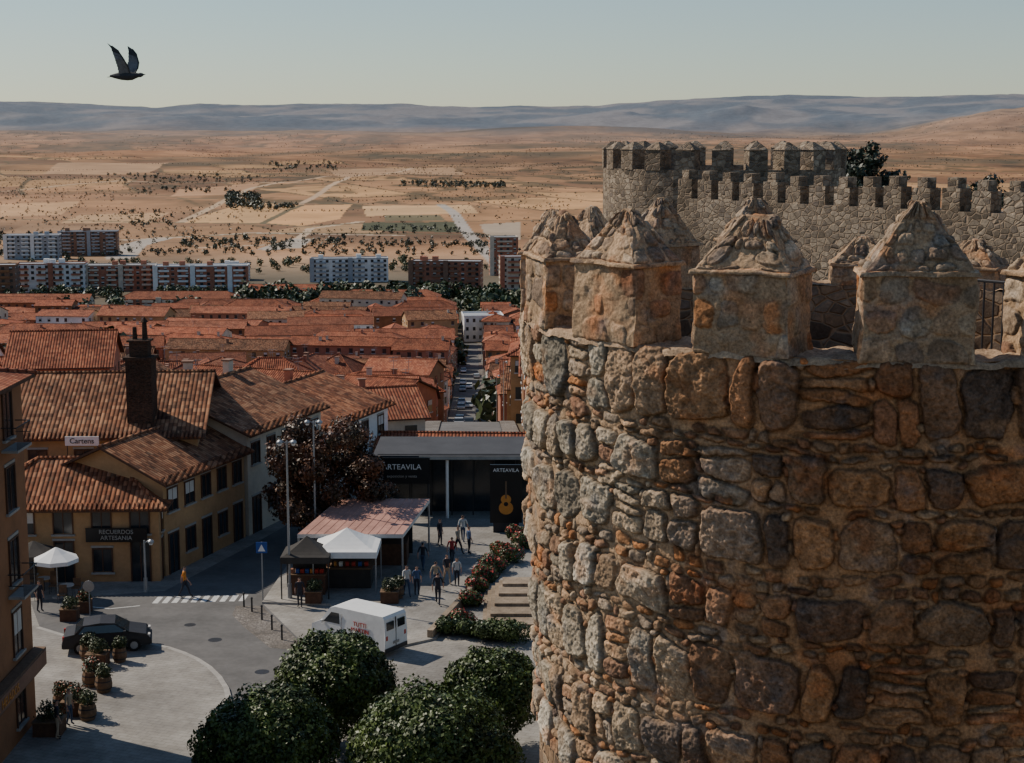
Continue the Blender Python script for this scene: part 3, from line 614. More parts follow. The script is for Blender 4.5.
    if chim>1 and not near:
        q=L((x*.4,0,h+rise)); Rm.cyl(q,(q[0],q[1],q[2]+2.2),.04,.03,'grey',4); Rm.box((q[0],q[1],q[2]+2.1),(1.2,.04,.04),'grey',.5); Rm.box((q[0],q[1],q[2]+1.7),(.9,.04,.04),'grey',.5)
    loc=(cx,cy,z0)
    if near:
        e=empty(name,loc); Wm.build('walls',loc,e); Rm.build('roof',loc,e)
        if Gm.v: Gm.build('windows',loc,e)
        return e
    return Wm.build(name,loc)
building('corner_shop_house',-25.1,91.4,0,10.6,6.6,4.4,R_(2),'hip',1.9,'ochre','oldtile',2,(5,3),.5,True,seed=1,walkdoor=True)
building('restaurant_house',-26.0,101.2,0,13.5,12,7.0,R_(4),'gable',2.8,'ochre','oldtile',2,(5,3),.5,True,chim=1,seed=2,walkdoor=True)
building('ochre_townhouse',-21.6,95.0,0,9.6,7.4,5.5,R_(71.4),'gable',1.7,'ochre','oldtile',2,(5,2),.5,True,seed=3,walkdoor=True)
building('cream_townhouse',-19.9,105.4,0,10.6,11,6.5,R_(71.4),'gable',2.2,'cream','oldtile',2,(5,3),.5,True,chim=1,seed=4,walkdoor=True)
building('cream_townhouse',-16.4,117,-1.5,11.4,11,6.2,R_(71.4),'gable',2.0,'white','oldtile',2,(4,3),.5,True,chim=1,seed=5)
building('corner_balcony_house',-28.3,54.0,0,16,24.6,15.0,0,'hip',2.6,'orange','tile2',5,(3,6),.5,True,seed=6,winw=1.1,winh=1.8)
e=empty('iron_balcony',(-20.2,60,0)); mb=MB()
for f in (2,4):
    for i in (3,5):
        yy=54-12.3+24.6*(i+.5)/6; z=f*3.0+.35; mb.box((-19.95,yy,z),(.66,1.9,.1),'kerb')
        for k in range(14): mb.cyl((-19.65,yy-.9+k*.138,z+.05),(-19.65,yy-.9+k*.138,z+.95),.012,.012,'dark',4)
        mb.box((-19.65,yy,z+.97),(.04,1.9,.04),'dark')
        for s in (-1,1): mb.box((-19.96,yy+s*.93,z+.97),(.6,.04,.04),'dark'); mb.box((-19.96,yy+s*.93,z+.5),(.6,.02,.03),'dark')
mb.build('balconies',(-20.2,60,0),e)
mb=MB(); mb.box((-20.0,59.5,3.0),(.5,13.6,.75),'wood'); mb.box((-19.73,59.5,3.0),(.04,13.2,.6),'brown'); sg=mb.build('shop_fascia_sign',(-20,59.5,3))
def text(s,size,loc,rot,m,parent=None,name='lettering',ext=.01):
    cu=bpy.data.curves.new(name,'FONT'); cu.body=s; cu.size=size; cu.extrude=ext; cu.align_x='CENTER'; cu.align_y='CENTER'
    o=bpy.data.objects.new(name,cu); COL.objects.link(o); o.data.materials.append(M[m]); o.rotation_euler=rot
    o.location=Vector(loc)-(parent.location if parent else Vector((0,0,0)))
    if parent: o.parent=parent
    return o
text('CASA  NAHIA  HELADOS',.5,(-19.69,59.5,3.0),(R_(90),0,R_(90)),'gold',sg)
e=empty('shop_sign',(-22,87.9,2.7)); mb=MB(); mb.box((-22.0,87.93,2.75),(3.4,.08,.8),'black'); mb.build('panel',(-22,87.9,2.7),e)
text('RECUERDOS\nARTESANIA',.34,(-22,87.87,2.76),(R_(90),0,R_(0)),'kerb',e)
e=empty('rooftop_name_sign',(-26,94.6,7)); mb=MB(); mb.box((-25.4,94.25,6.85),(2.0,.06,.55),'wpaint')
for s in (-1,1): mb.cyl((-25.4+s*.9,94.32,5.2),(-25.4+s*.9,94.32,6.6),.03,.03,'dark',5)
mb.build('panel',(-26,94.6,7),e); text('Cartens',.45,(-25.4,94.2,6.85),(R_(90),0,0),'black',e)
p=AT(142,400,97); mb=MB(); cx,cy=p.x,97
mb.box((cx,cy,9.2),(1.55,1.4,4.4),'darkbrick'); mb.box((cx,cy,11.45),(1.8,1.6,.2),'darkbrick'); mb.box((cx,cy,12.0),(1.1,1.0,.9),'darkbrick')
mb.box((cx,cy,12.5),(1.35,1.2,.12),'darkbrick'); mb.cyl((cx-.3,cy,12.55),(cx-.3,cy,13.3),.16,.12,'darkbrick',8); mb.cyl((cx+.3,cy,12.55),(cx+.3,cy,13.6),.18,.14,'darkbrick',8); mb.lathe((cx+.3,cy,13.6),[(.26,0),(.02,.3)],'darkbrick',8)
mb.build('brick_chimney',(cx,cy,8))
e=empty('exhibition_hall',(-3,106,0)); mb=MB()
x0,x1,y0,y1=-8.6,3.5,103.2,109
mb.box(((x0+x1)/2,(y0+y1)/2+1,2.0),(x1-x0-.6,y1-y0-2,4.0),'glass')
for k in range(9): mb.box((x0+.5+k*(x1-x0-1)/8,y0+.95,2.0),(.08,.1,4.0),'dark')
mb.build('glazed_walls',(-3,106,0),e); mb=MB()
mb.box(((x0+x1)/2,(y0+y1)/2,4.1),(x1-x0+.8,y1-y0+.8,.3),'dgrey'); mb.box(((x0+x1)/2+1.5,y0-.42,4.1),(x1-x0-2.2,.06,.22),'kerb')
mb.box(((x0+x1)/2,(y0+y1)/2,4.27),(x1-x0+.2,y1-y0+.2,.05),'dgrey')
mb.build('flat_roof',(-3,106,0),e); mb=MB(); mb.cyl((-4.2,y0-.1,0),(-4.2,y0-.1,3.94),.1,.1,'wpaint',10); mb.cyl((1.5,y0-.1,0),(1.5,y0-.1,3.94),.1,.1,'wpaint',10)
mb.build('columns',(-3,106,0),e)
mb=MB(); mb.box((-7.3,y0-.6,3.3),(4.0,.12,1.7),'black'); mb.cyl((-9.1,y0-.6,0),(-9.1,y0-.6,2.5),.06,.06,'dark',6); mb.cyl((-5.4,y0-.6,0),(-5.4,y0-.6,2.5),.06,.06,'dark',6)
e=empty('exhibition_sign',(-7.3,y0-.6,3)); mb.build('board',(-7.3,y0-.6,3),e); text('ARTEAVILA',.5,(-7.1,y0-.7,3.55),(R_(90),0,0),'wpaint',e); text('exposicion y venta',.26,(-7.1,y0-.7,2.95),(R_(90),0,0),'kerb',e)
p=AT(506,482,99); mb=MB(); mb.box((p.x,99,2.6),(2.0,.14,3.7),'black'); mb.box((p.x,99,.45),(1.6,.1,.7),'dark')
e=empty('guitar_banner',(p.x,99,0)); mb.build('board',(p.x,99,0),e); text('ARTEAVILA',.32,(p.x,98.9,4.1),(R_(90),0,0),'wpaint',e)
mb=MB()
def disc(cx,cz,rx,rz,y,m): mb.poly([(cx+rx*math.cos(t),y,cz+rz*math.sin(t)) for t in [i*math.pi/10 for i in range(20)]],m)
disc(p.x,1.7,.45,.42,98.92,'gold'); disc(p.x,2.25,.32,.3,98.917,'gold'); disc(p.x,1.95,.14,.14,98.913,'black'); mb.poly([(p.x-.05,98.91,2.3),(p.x+.05,98.91,2.3),(p.x+.05,98.91,3.4),(p.x-.05,98.91,3.4)],'wood'); mb.build('guitar_print',(p.x,99,0),e)
building('tiled_annex',-4.2,119,-4,11,7,5.1,R_(-3),'gable',1.5,'cream','tile',1,(5,2),.4,seed=11,chim=0)
building('tiled_annex',-14,132,-4,12,8,6,R_(18),'gable',1.8,'cream','tile2',2,(5,2),.4,seed=12,chim=1)
# ------------------------------------------------ town
def street(y): return -.0262*y
ROOFS=['tile','tile','tile2','tile2','tile','oldtile']; WALLS=['cream','ochre','white','brick','brick','brown','orange','cream']
rg=random.Random(11); y=136
while y<690:
    dep=rg.uniform(8,10.5) if y<420 else rg.uniform(10,13); lim=-.335*y-12; x=street(y)-4.7-rg.uniform(0,.8)
    rowrot=rg.uniform(-.18,.18)
    while x>lim:
        wdt=rg.uniform(7,15) if y<300 else (rg.uniform(8,22) if y<430 else rg.uniform(13,38))
        if rg.random()<.25: rowrot=rg.uniform(-.35,.35)
        if not (y<165 and x>-20):
            cx=x-wdt/2; cy=y+rg.uniform(-3,3); fl=(rg.choice([1,1,2]) if y<200 else rg.choice([1,2,2,3])) if y<430 else rg.choice([2,3,3,4]); hh=fl*2.9+rg.uniform(-.4,1.2)
            z=Tz(cx,cy); per=(rg.random()<.3 and wdt<16)
            if rg.random()<.97:
                building('town_house',cx,cy,z,wdt-rg.uniform(0,.8),dep,hh,rowrot+rg.uniform(-.08,.08)+(math.pi/2 if per else 0),rg.choice(['gable','gable','hip']),rg.uniform(1.5,2.8),rg.choice(WALLS),rg.choice(ROOFS),fl,(max(2,int(wdt/3.0)),3),.4,chim=rg.choice([0,1,2,2,3]),seed=rg.randrange(9999),base=6)
        x-=wdt+(rg.uniform(0,1) if rg.random()<.7 else rg.uniform(2,5))
    x=street(y)+4.7+rg.uniform(0,.8)
    while x<.06*y+8:
        wdt=rg.uniform(7,13)
        if y>140:
            cx=x+wdt/2; fl=rg.choice([2,3]); building('town_house',cx,y,Tz(cx,y),wdt,dep,fl*2.9,rg.uniform(-.08,.08)+(math.pi/2 if rg.random()<.4 and wdt<10 else 0),rg.choice(['gable','hip']),2,rg.choice(WALLS),rg.choice(ROOFS),fl,(4,3),.4,chim=1,seed=rg.randrange(9999),base=6)
        x+=wdt+rg.uniform(0,3)
    y+=dep+(rg.uniform(0,3.5) if y<430 else rg.uniform(2,8))
building('white_hall',AT(482,330,612).x,620,Tz(-10,612),15,14,9.5,.1,'flat',0,'white','tile',3,(6,4),seed=5)
def apartments(x0,x1,yt,yb,D,wall,bal,fl,roof='flat',rot=0):
    a=(x0-512)/F*D*1.0; b=(x1-512)/F*D; a,b=a*1.01,b*1.01; h=(yb-yt)/F*D*1.0; cx=(a+b)/2; w=b-a; z=Tz(cx,D); dp=13
    loc=(cx,D,z); o=building('apartment_block',cx,D+dp/2,z,w,dp,h,rot,roof,3.0,wall,'tile2',fl,(max(3,int(w/3.6)),4),.5,winw=1.6,winh=1.5,trim=bal,seed=int(x0),base=8)
    e=empty('apartment_building',o.location); o.name='block'; o.parent=e; o.location=(0,0,0); mb=MB(); fh=h/fl; cs,sn=math.cos(rot),math.sin(rot); n=max(1,int(w/9))
    for i in range(n):
        for f in range(1,fl):
            t=-w/2+w*(i+.5)/n; q=(t*cs+(dp/2+.6)*sn, t*sn-(dp/2+.6)*cs)
            mb.box((cx+q[0],D+dp/2+q[1],z+f*fh+.55),(w/n*.55,1.1,1.0),bal,rot)
        if i%2==0:
            t=-w/2+w*(i+0.03)/n; q=(t*cs+(dp/2+.35)*sn,t*sn-(dp/2+.35)*cs); mb.box((cx+q[0],D+dp/2+q[1],z+h/2+.4),(2.6,.6,h+.8),bal,rot)
    mb.build('balconies',e.location,e)
for a in [(10,62,238,262,1150,'greyr','white',6),(64,120,235,259,1190,'brown','greyr',7),(-30,17,262,293,850,'brown','orange',5),(19,86,264,292,880,'white','brick',5),(88,156,267,292,890,'brick','cream',5),(157,248,267,293,880,'brick','white',5),
    (212,250,253,268,960,'white','greyr',5),(312,388,251,274,950,'white','greyr',5),(412,482,252,287,850,'brick','brown',7),(432,462,246,262,900,'brick','white',6),(490,517,232,270,1000,'brick','cream',8),(500,530,248,280,900,'cream','brick',6)]:
    apartments(*a,rot=.12 if a[0]!=412 else -.1)
for a in [(-10,120,312,330,640,'brick','cream',4,'hip'),(168,300,300,318,690,'brick','brick',4,'hip'),(305,455,298,318,690,'brown','cream',4,'hip'),(0,90,296,306,760,'cream','white',3,'gable'),(120,240,294,305,770,'brick','cream',3,'hip'),(250,330,286,296,820,'brick','cream',3,'gable'),(340,440,290,301,780,'cream','brick',3,'hip')]:
    apartments(*a)
mb=MB(); ys=list(range(128,606,5))
for a,b in zip(ys,ys[1:]):
    for x0,x1,m,dz in ((-2.9,2.9,'asphalt',.2),(-4.4,-2.9,'cobble',.32),(2.9,4.4,'cobble',.32)):
        mb.poly([(street(a)+x0,a,Tz(street(a),a)+dz),(street(a)+x1,a,Tz(street(a),a)+dz),(street(b)+x1,b,Tz(street(b),b)+dz),(street(b)+x0,b,Tz(street(b),b)+dz)],m)
mb.build('road')
# ------------------------------------------------ vehicles
def vehicle(name,p,yaw,color,kind='car',lab=None,sc=1.0):
    cs,sn=math.cos(yaw)*sc,math.sin(yaw)*sc; p=Vector(p)
    Tt=lambda q:(p.x+q[0]*cs-q[1]*sn,p.y+q[0]*sn+q[1]*cs,p.z+q[2]*sc)
    if kind=='car': L,Wd=4.1,1.72; prof=[(-2.05,.3),(-2.08,.62),(-1.95,.92),(-1.5,1.0),(-1.1,1.38),(-.3,1.46),(.4,1.42),(1.05,1.0),(1.85,.84),(2.05,.6),(2.02,.3)]; gl=[(-1.32,1.0),(-1.02,1.33),(.38,1.36),(.92,1.0)]; wx=(-1.25,1.27); wr=.31
    else: L,Wd=5.2,2.0; prof=[(-2.6,.4),(-2.62,1.2),(-2.56,2.15),(-2.45,2.32),(.9,2.36),(1.25,2.25),(1.95,1.42),(2.55,1.15),(2.62,.7),(2.58,.4)]; gl=[(.55,1.42),(.6,2.02),(1.15,2.02),(1.72,1.42)]; wx=(-1.6,1.7); wr=.35
    mb=MB(); n=len(prof)
    def yy(z): return Wd/2*(1-.14*max(0,(z-(1.0 if kind=='car' else 1.3))/(.46 if kind=='car' else 3)))
    for s in (-1,1):
        P=[Tt((x,s*yy(z),z)) for x,z in prof]; mb.poly(P if s<0 else P[::-1],color)
    for k in range(n):
        a,b=prof[k],prof[(k+1)%n]; m=color
        if kind=='car' and k in (3,6): m='carglass'
        if kind!='car' and k==5: m='carglass'
        mb.poly([Tt((a[0],-yy(a[1]),a[1])),Tt((a[0],yy(a[1]),a[1])),Tt((b[0],yy(b[1]),b[1])),Tt((b[0],-yy(b[1]),b[1]))],m)
    def bx(c,d,m): mb.box(Tt(c),(d[0]*sc,d[1]*sc,d[2]*sc),m,yaw)
    for s in (-1,1):
        P=[Tt((x,s*(yy(z)+.008),z)) for x,z in gl]; mb.poly(P if s<0 else P[::-1],'carglass')
        for x in wx:
            mb.cyl(Tt((x,s*(Wd/2-.2),wr)),Tt((x,s*(Wd/2+.02),wr)),wr*sc,wr*sc,'rubber',14); mb.cyl(Tt((x,s*(Wd/2+.02),wr)),Tt((x,s*(Wd/2+.035),wr)),wr*.6*sc,wr*.6*sc,'grey',10)
        bx((L/2-.06,s*Wd*.36,.7 if kind=='car' else .9),(.1,.3,.16),'frame'); bx((-L/2+.02,s*Wd*.4,.75 if kind=='car' else 1.1),(.08,.16,.25),'red')
        bx((.85 if kind=='car' else 1.75,s*(Wd/2+.1),1.02 if kind=='car' else 1.45),(.12,.18,.14),color)
    bx((L/2,0,.42),(.12,Wd*.96,.22),'dark'); bx((-L/2,0,.42),(.12,Wd*.96,.22),'dark')
    if kind!='car':
        bx((-2.61,0,1.35),(.05,.03,1.6),'dark'); bx((-2.6,-.48,1.75),(.06,.6,.45),'carglass'); bx((-2.6,.48,1.75),(.06,.6,.45),'carglass'); bx((-2.62,0,.75),(.05,.5,.14),'kerb')
        for s in(-1,1): bx((0,s*(Wd/2),.62),(2.6,.05,.1),'dark'); bx((.45,s*(Wd/2-.005),1.3),(.02,.03,1.4),'grey')
    if lab:
        e=empty(name,p); mb.build('body',p,e); t=text(lab,.34*sc,(0,0,0),(R_(90),0,yaw+math.pi),'red',e); t.location=Vector(Tt((-.9,yy(1.4)+.02,1.45)))-p
        return
    mb.build(name,p)
p=G(358,650); vehicle('delivery_van',(p.x,p.y+.6,.006),R_(146),'wpaint','van','TUTTI\nMARTIN',.88)
p=G(108,650); vehicle('parked_car',(p.x,p.y,.13),R_(12),'dark')
rg=random.Random(3)
for k in range(12):
    y=262+k*24; s=-1 if k%3 else 1; x=street(y)+s*2.0; vehicle('parked_car',(x,y,Tz(x,y)+.2),R_(90)*(1 if s>0 else -1)+.03,rg.choice(['wpaint','dark','silver','dark','silver']))
for k in range(3):
    y=290+k*75; x=street(y)-.2; vehicle('parked_car',(x,y,Tz(x,y)+.2),R_(-90),rg.choice(['wpaint','dark','silver']))
# ------------------------------------------------ plaza
def gp(l): return [(G(*p).x,G(*p).y) for p in l]
mb=MB(); mb.extr([(-42,52),(12,52),(12,124),(-42,124)],0,.004,'paving'); mb.build('plaza_paving')
mb=MB(); mb.extr(gp([(30,601),(165,591),(250,546),(332,500),(352,503),(300,545),(272,590),(262,603),(300,640),(292,700),(268,790),(195,790),(228,725),(234,700),(222,678),(200,660),(170,648),(130,640),(90,641),(40,628)]),.004,.009,'asphalt'); mb.build('plaza_road')
mb=MB(); mb.extr(gp([(236,606),(262,606),(298,640),(296,650),(270,648),(245,628),(232,615)]),.009,.014,'cobble'); mb.build('cobbled_strip')
mb=MB(); arc=[(40,629),(66,637),(90,641),(112,641.5),(132,642),(152,645),(170,649),(186,654.5),(200,661),(212,669),(222,679),(229,690),(232,702),(231,713),(226,726),(212,754),(195,788)]
A_=[Vector((*q,0)) for q in gp(arc)]
mb.extr([(q.x,q.y) for q in A_]+[(-30,52),(-30,80)],0,.12,'kerb','paving')
for a,b in zip(A_,A_[1:]):
    d=(b-a).normalized(); n=Vector((-d.y,d.x,0)); mb.poly([(a.x,a.y,.124),(b.x,b.y,.124),(b.x-n.x*.25,b.y-n.y*.25,.124),(a.x-n.x*.25,a.y-n.y*.25,.124)][::-1],'kerb')
mb.build('pavement')
mb=MB()
for k in range(10):
    a=G(152+k*9.6,603.5-k*.25); mb.extr([(a.x,a.y),(a.x+.3,a.y),(a.x+.35,a.y+1.2),(a.x+.05,a.y+1.2)],.009,.013,'mark')
for l in ([(60,604),(110,609),(140,606)],):
    A_=[G(*q) for q in l]
    for a,b in zip(A_,A_[1:]):
        d=(b-a).normalized(); n=Vector((-d.y,d.x,0))*.05; mb.poly([(a.x+n.x,a.y+n.y,.018),(a.x-n.x,a.y-n.y,.018),(b.x-n.x,b.y-n.y,.018),(b.x+n.x,b.y+n.y,.018)],'mark')
mb.build('road_marking')
mb=MB()   # manhole covers and patched asphalt
for x,y,r in ((215,640,.35),(262,672,.35),(190,625,.3),(250,720,.35)):
    p=G(x,y); mb.extr([(p.x+r*math.cos(t*.524),p.y+r*math.sin(t*.524)) for t in range(12)],.009,.013,'dark')
mb.build('manhole_cover')
mb=MB()
mb.extr(gp([(262,604),(292,560),(352,520),(520,520),(530,545),(470,590),(436,640),(400,648),(330,606)]),.0,.12,'kerb','paving'); mb.build('kiosk_pavement')
mb=MB(); a=G(482,632)
for k in range(6): 
    mb.box((a.x+3.0+k*.2,a.y+3.0+k*.65,.06+k*.08),(6,7.8-1.3*k,.12+k*.16),'tanstone')
mb.build('stone_steps')
mb=MB()
for (a,b) in (((430,640),(470,596)),((470,596),(520,548))):
    a,b=G(*a),G(*b); c=(a+b)/2; d=b-a; mb.box((c.x,c.y,.25),(d.length-.05,.3,.5),'tanstone',math.atan2(d.y,d.x))
mb.build('planter_wall')
def canopy(name,p,w,d,h,rise,m,posts='grey',skirt=.35,body=None):
    e=empty(name,p); mb=MB(); x,y=w/2,d/2; c=Vector(p)
    n=6; 
    cr=[(-x,-y),(x,-y),(x,y),(-x,y)]
    for k in range(4):
        a,b=cr[k],cr[(k+1)%4]
        for i in range(n):
            t0,t1=i/n,(i+1)/n; f=lambda t:h+rise*(t**1.35)
            q=[(c.x+a[0]*(1-t0),c.y+a[1]*(1-t0),c.z+f(t0)),(c.x+b[0]*(1-t0),c.y+b[1]*(1-t0),c.z+f(t0)),(c.x+b[0]*(1-t1),c.y+b[1]*(1-t1),c.z+f(t1)),(c.x+a[0]*(1-t1),c.y+a[1]*(1-t1),c.z+f(t1))]
            mb.poly(q if i<n-1 else q[:3],m)
        mb.poly([(c.x+a[0],c.y+a[1],c.z+h-skirt),(c.x+b[0],c.y+b[1],c.z+h-skirt),(c.x+b[0],c.y+b[1],c.z+h),(c.x+a[0],c.y+a[1],c.z+h)],m)
    mb.build('canopy',p,e); mb=MB()
    for a in cr: mb.cyl((c.x+a[0]*.97,c.y+a[1]*.97,c.z),(c.x+a[0]*.97,c.y+a[1]*.97,c.z+h),.04,.04,posts,6)
    mb.build('posts',p,e)
    if body:
        mb=MB(); mb.box((c.x,c.y+d*.1,c.z+.55),(w*.75,d*.5,1.1),body); mb.box((c.x,c.y+d*.1,c.z+1.12),(w*.8,d*.56,.06),'wood'); mb.box((c.x,c.y+d*.38,c.z+1.2),(w*.7,.1,2.0),'dcanvas')
        for i in range(7): mb.box((c.x-w*.3+i*w*.1,c.y-.1,c.z+1.28),(.2,.25,.22),random.choice(['red','gold','clay','wpaint','blue']))
        mb.build('counter',p,e)
p=G(345,596); canopy('market_tent',(p.x,p.y+1.6,.12),3.5,3.4,2.35,.95,'canvas',body='dcanvas')
p=G(305,602); canopy('dark_market_tent',(p.x,p.y+1.3,.12),2.6,2.4,2.3,.9,'dcanvas','dark',body='brownframe')
e=empty('market_pavilion',(-7.5,90,.12)); mb=MB()
p=AT(366,520,91); cx,cy=p.x,91.3
P=[(cx-3.6,cy-3.0,2.7),(cx+2.3,cy-3.0,2.7),(cx+3.5,cy+3.2,3.3),(cx-1.9,cy+3.2,3.3)]
mb.poly(P,'pink',[(0,0),(7,0),(7,7),(0,7)]); mb.poly([(q[0],q[1],q[2]-.12) for q in P[::-1]],'brownframe')
for a,b in zip(P,P[1:]+P[:1]): mb.poly([(a[0],a[1],a[2]-.22),(b[0],b[1],b[2]-.22),(b[0],b[1],b[2]+.01),(a[0],a[1],a[2]+.01)],'frame')
for k in range(1,12): 
    t=k/12; a=Vector(P[0]).lerp(Vector(P[1]),t); b=Vector(P[3]).lerp(Vector(P[2]),t); mb.cyl(a+Vector((0,0,.0)),b+Vector((0,0,.0)),.025,.025,'pink',5)
mb.build('roof',(cx,cy,.12),e); mb=MB()
for q in P: mb.cyl((q[0]*.98+cx*.02,q[1]*.98+cy*.02,.12),(q[0]*.98+cx*.02,q[1]*.98+cy*.02,q[2]-.12),.06,.06,'grey',8)
mb.box((cx,cy+1,.75),(4.6,2.2,1.25),'brownframe'); mb.box((cx,cy+2.4,1.5),(5.0,.12,2.6),'glass'); mb.build('stand',(cx,cy,.12),e)
def umbrella(p,r,h,m):
    e=empty('cafe_umbrella',p); mb=MB(); mb.lathe(p,[(r,h),(r,h+.02),(r*.5,h+.3),(.03,h+.62)],m,8); mb.lathe(p,[(r,h-.2),(r,h)],m,8); mb.build('canopy',p,e)
    mb=MB(); mb.cyl(p,(p[0],p[1],p[2]+h+.6),.03,.03,'grey',6); mb.cyl(p,(p[0],p[1],p[2]+.1),.3,.3,'kerb',10)
    for a in range(4):
        x,y=p[0]+1.0*math.cos(a*1.57+.5),p[1]+1.0*math.sin(a*1.57+.5); mb.box((x,y,p[2]+.45),(.42,.42,.05),'wood'); mb.box((x,y+.2,p[2]+.7),(.42,.04,.45),'wood')
        for s in((-1,-1),(1,-1),(1,1),(-1,1)): mb.cyl((x+s[0]*.18,y+s[1]*.18,p[2]),(x+s[0]*.18,y+s[1]*.18,p[2]+.43),.015,.015,'dark',4)
    mb.cyl((p[0]+.5,p[1],p[2]+.7),(p[0]+.5,p[1],p[2]+.74),.4,.4,'frame',12); mb.cyl((p[0]+.5,p[1],p[2]),(p[0]+.5,p[1],p[2]+.7),.03,.03,'dark',6); mb.build('pole_and_seating',p,e)
p=G(58,598); umbrella((p.x,p.y,.005),1.2,2.2,'canvas')
p=G(30,596); umbrella((p.x,p.y+1,.005),1.35,2.2,'dcanvas')
def lamp(p,h,arms=2,name='street_lamp'):
    mb=MB(); x,y,z=p; mb.cyl(p,(x,y,z+h),.075,.045,'grey',8); mb.cyl(p,(x,y,z+.8),.13,.11,'grey',8)
    for s in ((-1,1) if arms==2 else (1,)):
        mb.cyl((x,y,z+h-.15),(x+s*.25,y,z+h+.0),.03,.03,'grey',6); mb.lathe((x+s*.36,y,z+h-.1),[(.05,.16),(.16,.08),(.18,0),(.14,-.05),(.01,-.06)],'grey',10); mb.lathe((x+s*.36,y,z+h-.17),[(.13,.01),(.08,-.08),(.01,-.1)],'canvas',8)
    mb.build(name,p)
p=G(290,600); lamp((p.x,p.y,.12),8.6); p=G(316,560); lamp((p.x,p.y,.12),8.2); p=G(146,592); lamp((p.x,p.y,.01),2.9,1)
for k in range(8):
    y=190+k*50; x=street(y)+4; lamp((x,y,Tz(x,y)),8,1)
def sign(p,h,kind,face='blue'):
    mb=MB(); x,y,z=p; mb.cyl(p,(x,y,z+h),.035,.035,'grey',6)
    if kind=='sq':
        mb.box((x,y-.05,z+h-.3),(.6,.03,.6),'blue'); mb.poly([(x-.2,y-.07,z+h-.5),(x+.2,y-.07,z+h-.5),(x,y-.07,z+h-.12)],'wpaint')
    elif kind=='round': mb.cyl((x,y-.04,z+h-.3),(x,y-.07,z+h-.3),.3,.3,'grey',20); mb.cyl((x,y-.071,z+h-.3),(x,y-.08,z+h-.3),.24,.24,'kerb',20)
    mb.build('traffic_sign',p)
p=G(263,602); sign((p.x,p.y,.01),3.3,'sq'); p=G(90,616); sign((p.x,p.y,.01),1.9,'round'); 
rg=random.Random(9)
def pot(p,r,kind,seed,fl=None):
    e=empty('potted_shrub',p); mb=MB()
    if kind=='barrel': mb.lathe(p,[(r*.75,0),(r,.35),(r*.82,.7),(r*.72,.7),(.01,.64)],'wood',12); z=.7; mb.lathe(p,[(r*.93,.16),(r*.95,.21)],'dark',12); mb.lathe(p,[(r*.97,.5),(r*.95,.55)],'dark',12)
    else: mb.box((p[0],p[1],p[2]+.3),(r*1.9,r*1.6,.6),'brownframe'); mb.box((p[0],p[1],p[2]+.62),(r*2,r*1.7,.05),'wood'); z=.62
    mb.build('pot',p,e); bl=[(p[0]+r*.4*math.cos(i*2.1),p[1]+r*.4*math.sin(i*2.1),p[2]+z+r*.5+.15*(i%2),r*.7,r*.7,r*.6) for i in range(5)]
    leafcloud('shrub',bl,700,.055,(.015,.025,.01),(.07,.09,.03),seed,e,p,flower=fl)
for k,(x,y,r,kd,fl) in enumerate([(98,668,.5,'box',None),(92,688,.45,'barrel',(.3,.08,.04)),(104,694,.4,'barrel',None),(76,716,.55,'box',(.4,.1,.05)),(88,722,.4,'barrel',None),(62,712,.4,'barrel',(.35,.12,.05)),(50,736,.6,'box',None),(120,664,.35,'barrel',None),(88,662,.4,'barrel',None),(390,604,.5,'box',None),(314,604,.45,'box',None),(398,600,.35,'barrel',None),(70,620,.45,'box',None),(84,612,.4,'box',(.3,.08,.04))]):
    p=G(x,y); pot((p.x,p.y,.125 if (x<130 and y>640) or x>300 else .01),r,kd,300+k,fl)
for x,y in [(244,607),(252,612),(262,620),(272,630),(282,640)]:
    p=G(x,y); mb=MB(); mb.cyl((p.x,p.y,.01),(p.x,p.y,.7),.05,.045,'dark',8); mb.lathe((p.x,p.y,.7),[(.05,0),(.07,.04),(.04,.1),(.01,.12)],'dark',8); mb.build('bollard',(p.x,p.y,0))
# ------------------------------------------------ people
def person_mesh(pose):
    me=bpy.data.meshes.new('t'); v=[];e=[];r=[]
    def a(co,rad,par=None):
        v.append(co); r.append(rad)
        if par is not None: e.append((par,len(v)-1))
        return len(v)-1
    st=.28 if pose=='walk' else 0.03
    pel=a((0,0,.93),(.145,.11)); wa=a((0,0,1.08),(.125,.095),pel); ch=a((0,.0,1.28),(.16,.11),wa); ns=a((0,.01,1.42),(.10,.08),ch); nk=a((0,0,1.50),(.055,.058),ns); hd=a((0,-.015,1.60),(.078,.092),nk); ht=a((0,0,1.69),(.07,.085),hd)
    for s in (-1,1):
        f=st*s
        hp=a((s*.09,0,.86),(.088,.09),pel); kn=a((s*.095,-f*.55-.02,.48),(.058,.062),hp); an=a((s*.095,-f*.95+(.06 if f<0 else 0),.10),(.038,.042),kn); to=a((s*.11,-f*.95-.14,.045),(.042,.035),an)
        sh=a((s*.19,.01,1.38),(.06,.06),ns); el=a((s*.25,f*.6+.02,1.10),(.042,.042),sh); wr=a((s*.25,f*1.0-.06,.87),(.027,.03),el); ha=a((s*.245,f*1.05-.08,.80),(.022,.036),wr)
    me.from_pydata(v,e,[]); o=bpy.data.objects.new('t',me); COL.objects.link(o); sk=o.modifiers.new('s','SKIN'); su=o.modifiers.new('u','SUBSURF'); su.levels=1
    for i,q in enumerate(r): me.skin_vertices[0].data[i].radius=q
    me.skin_vertices[0].data[0].use_root=True
    bpy.context.view_layer.update(); dg=bpy.context.evaluated_depsgraph_get(); m2=bpy.data.meshes.new_from_object(o.evaluated_get(dg))
    hands=[v[i] for i in range(len(v)) if abs(v[i][2]-.80)<.001]; bpy.data.objects.remove(o)
    return m2,hands
PM={k:person_mesh(k) for k in ('stand','walk')}
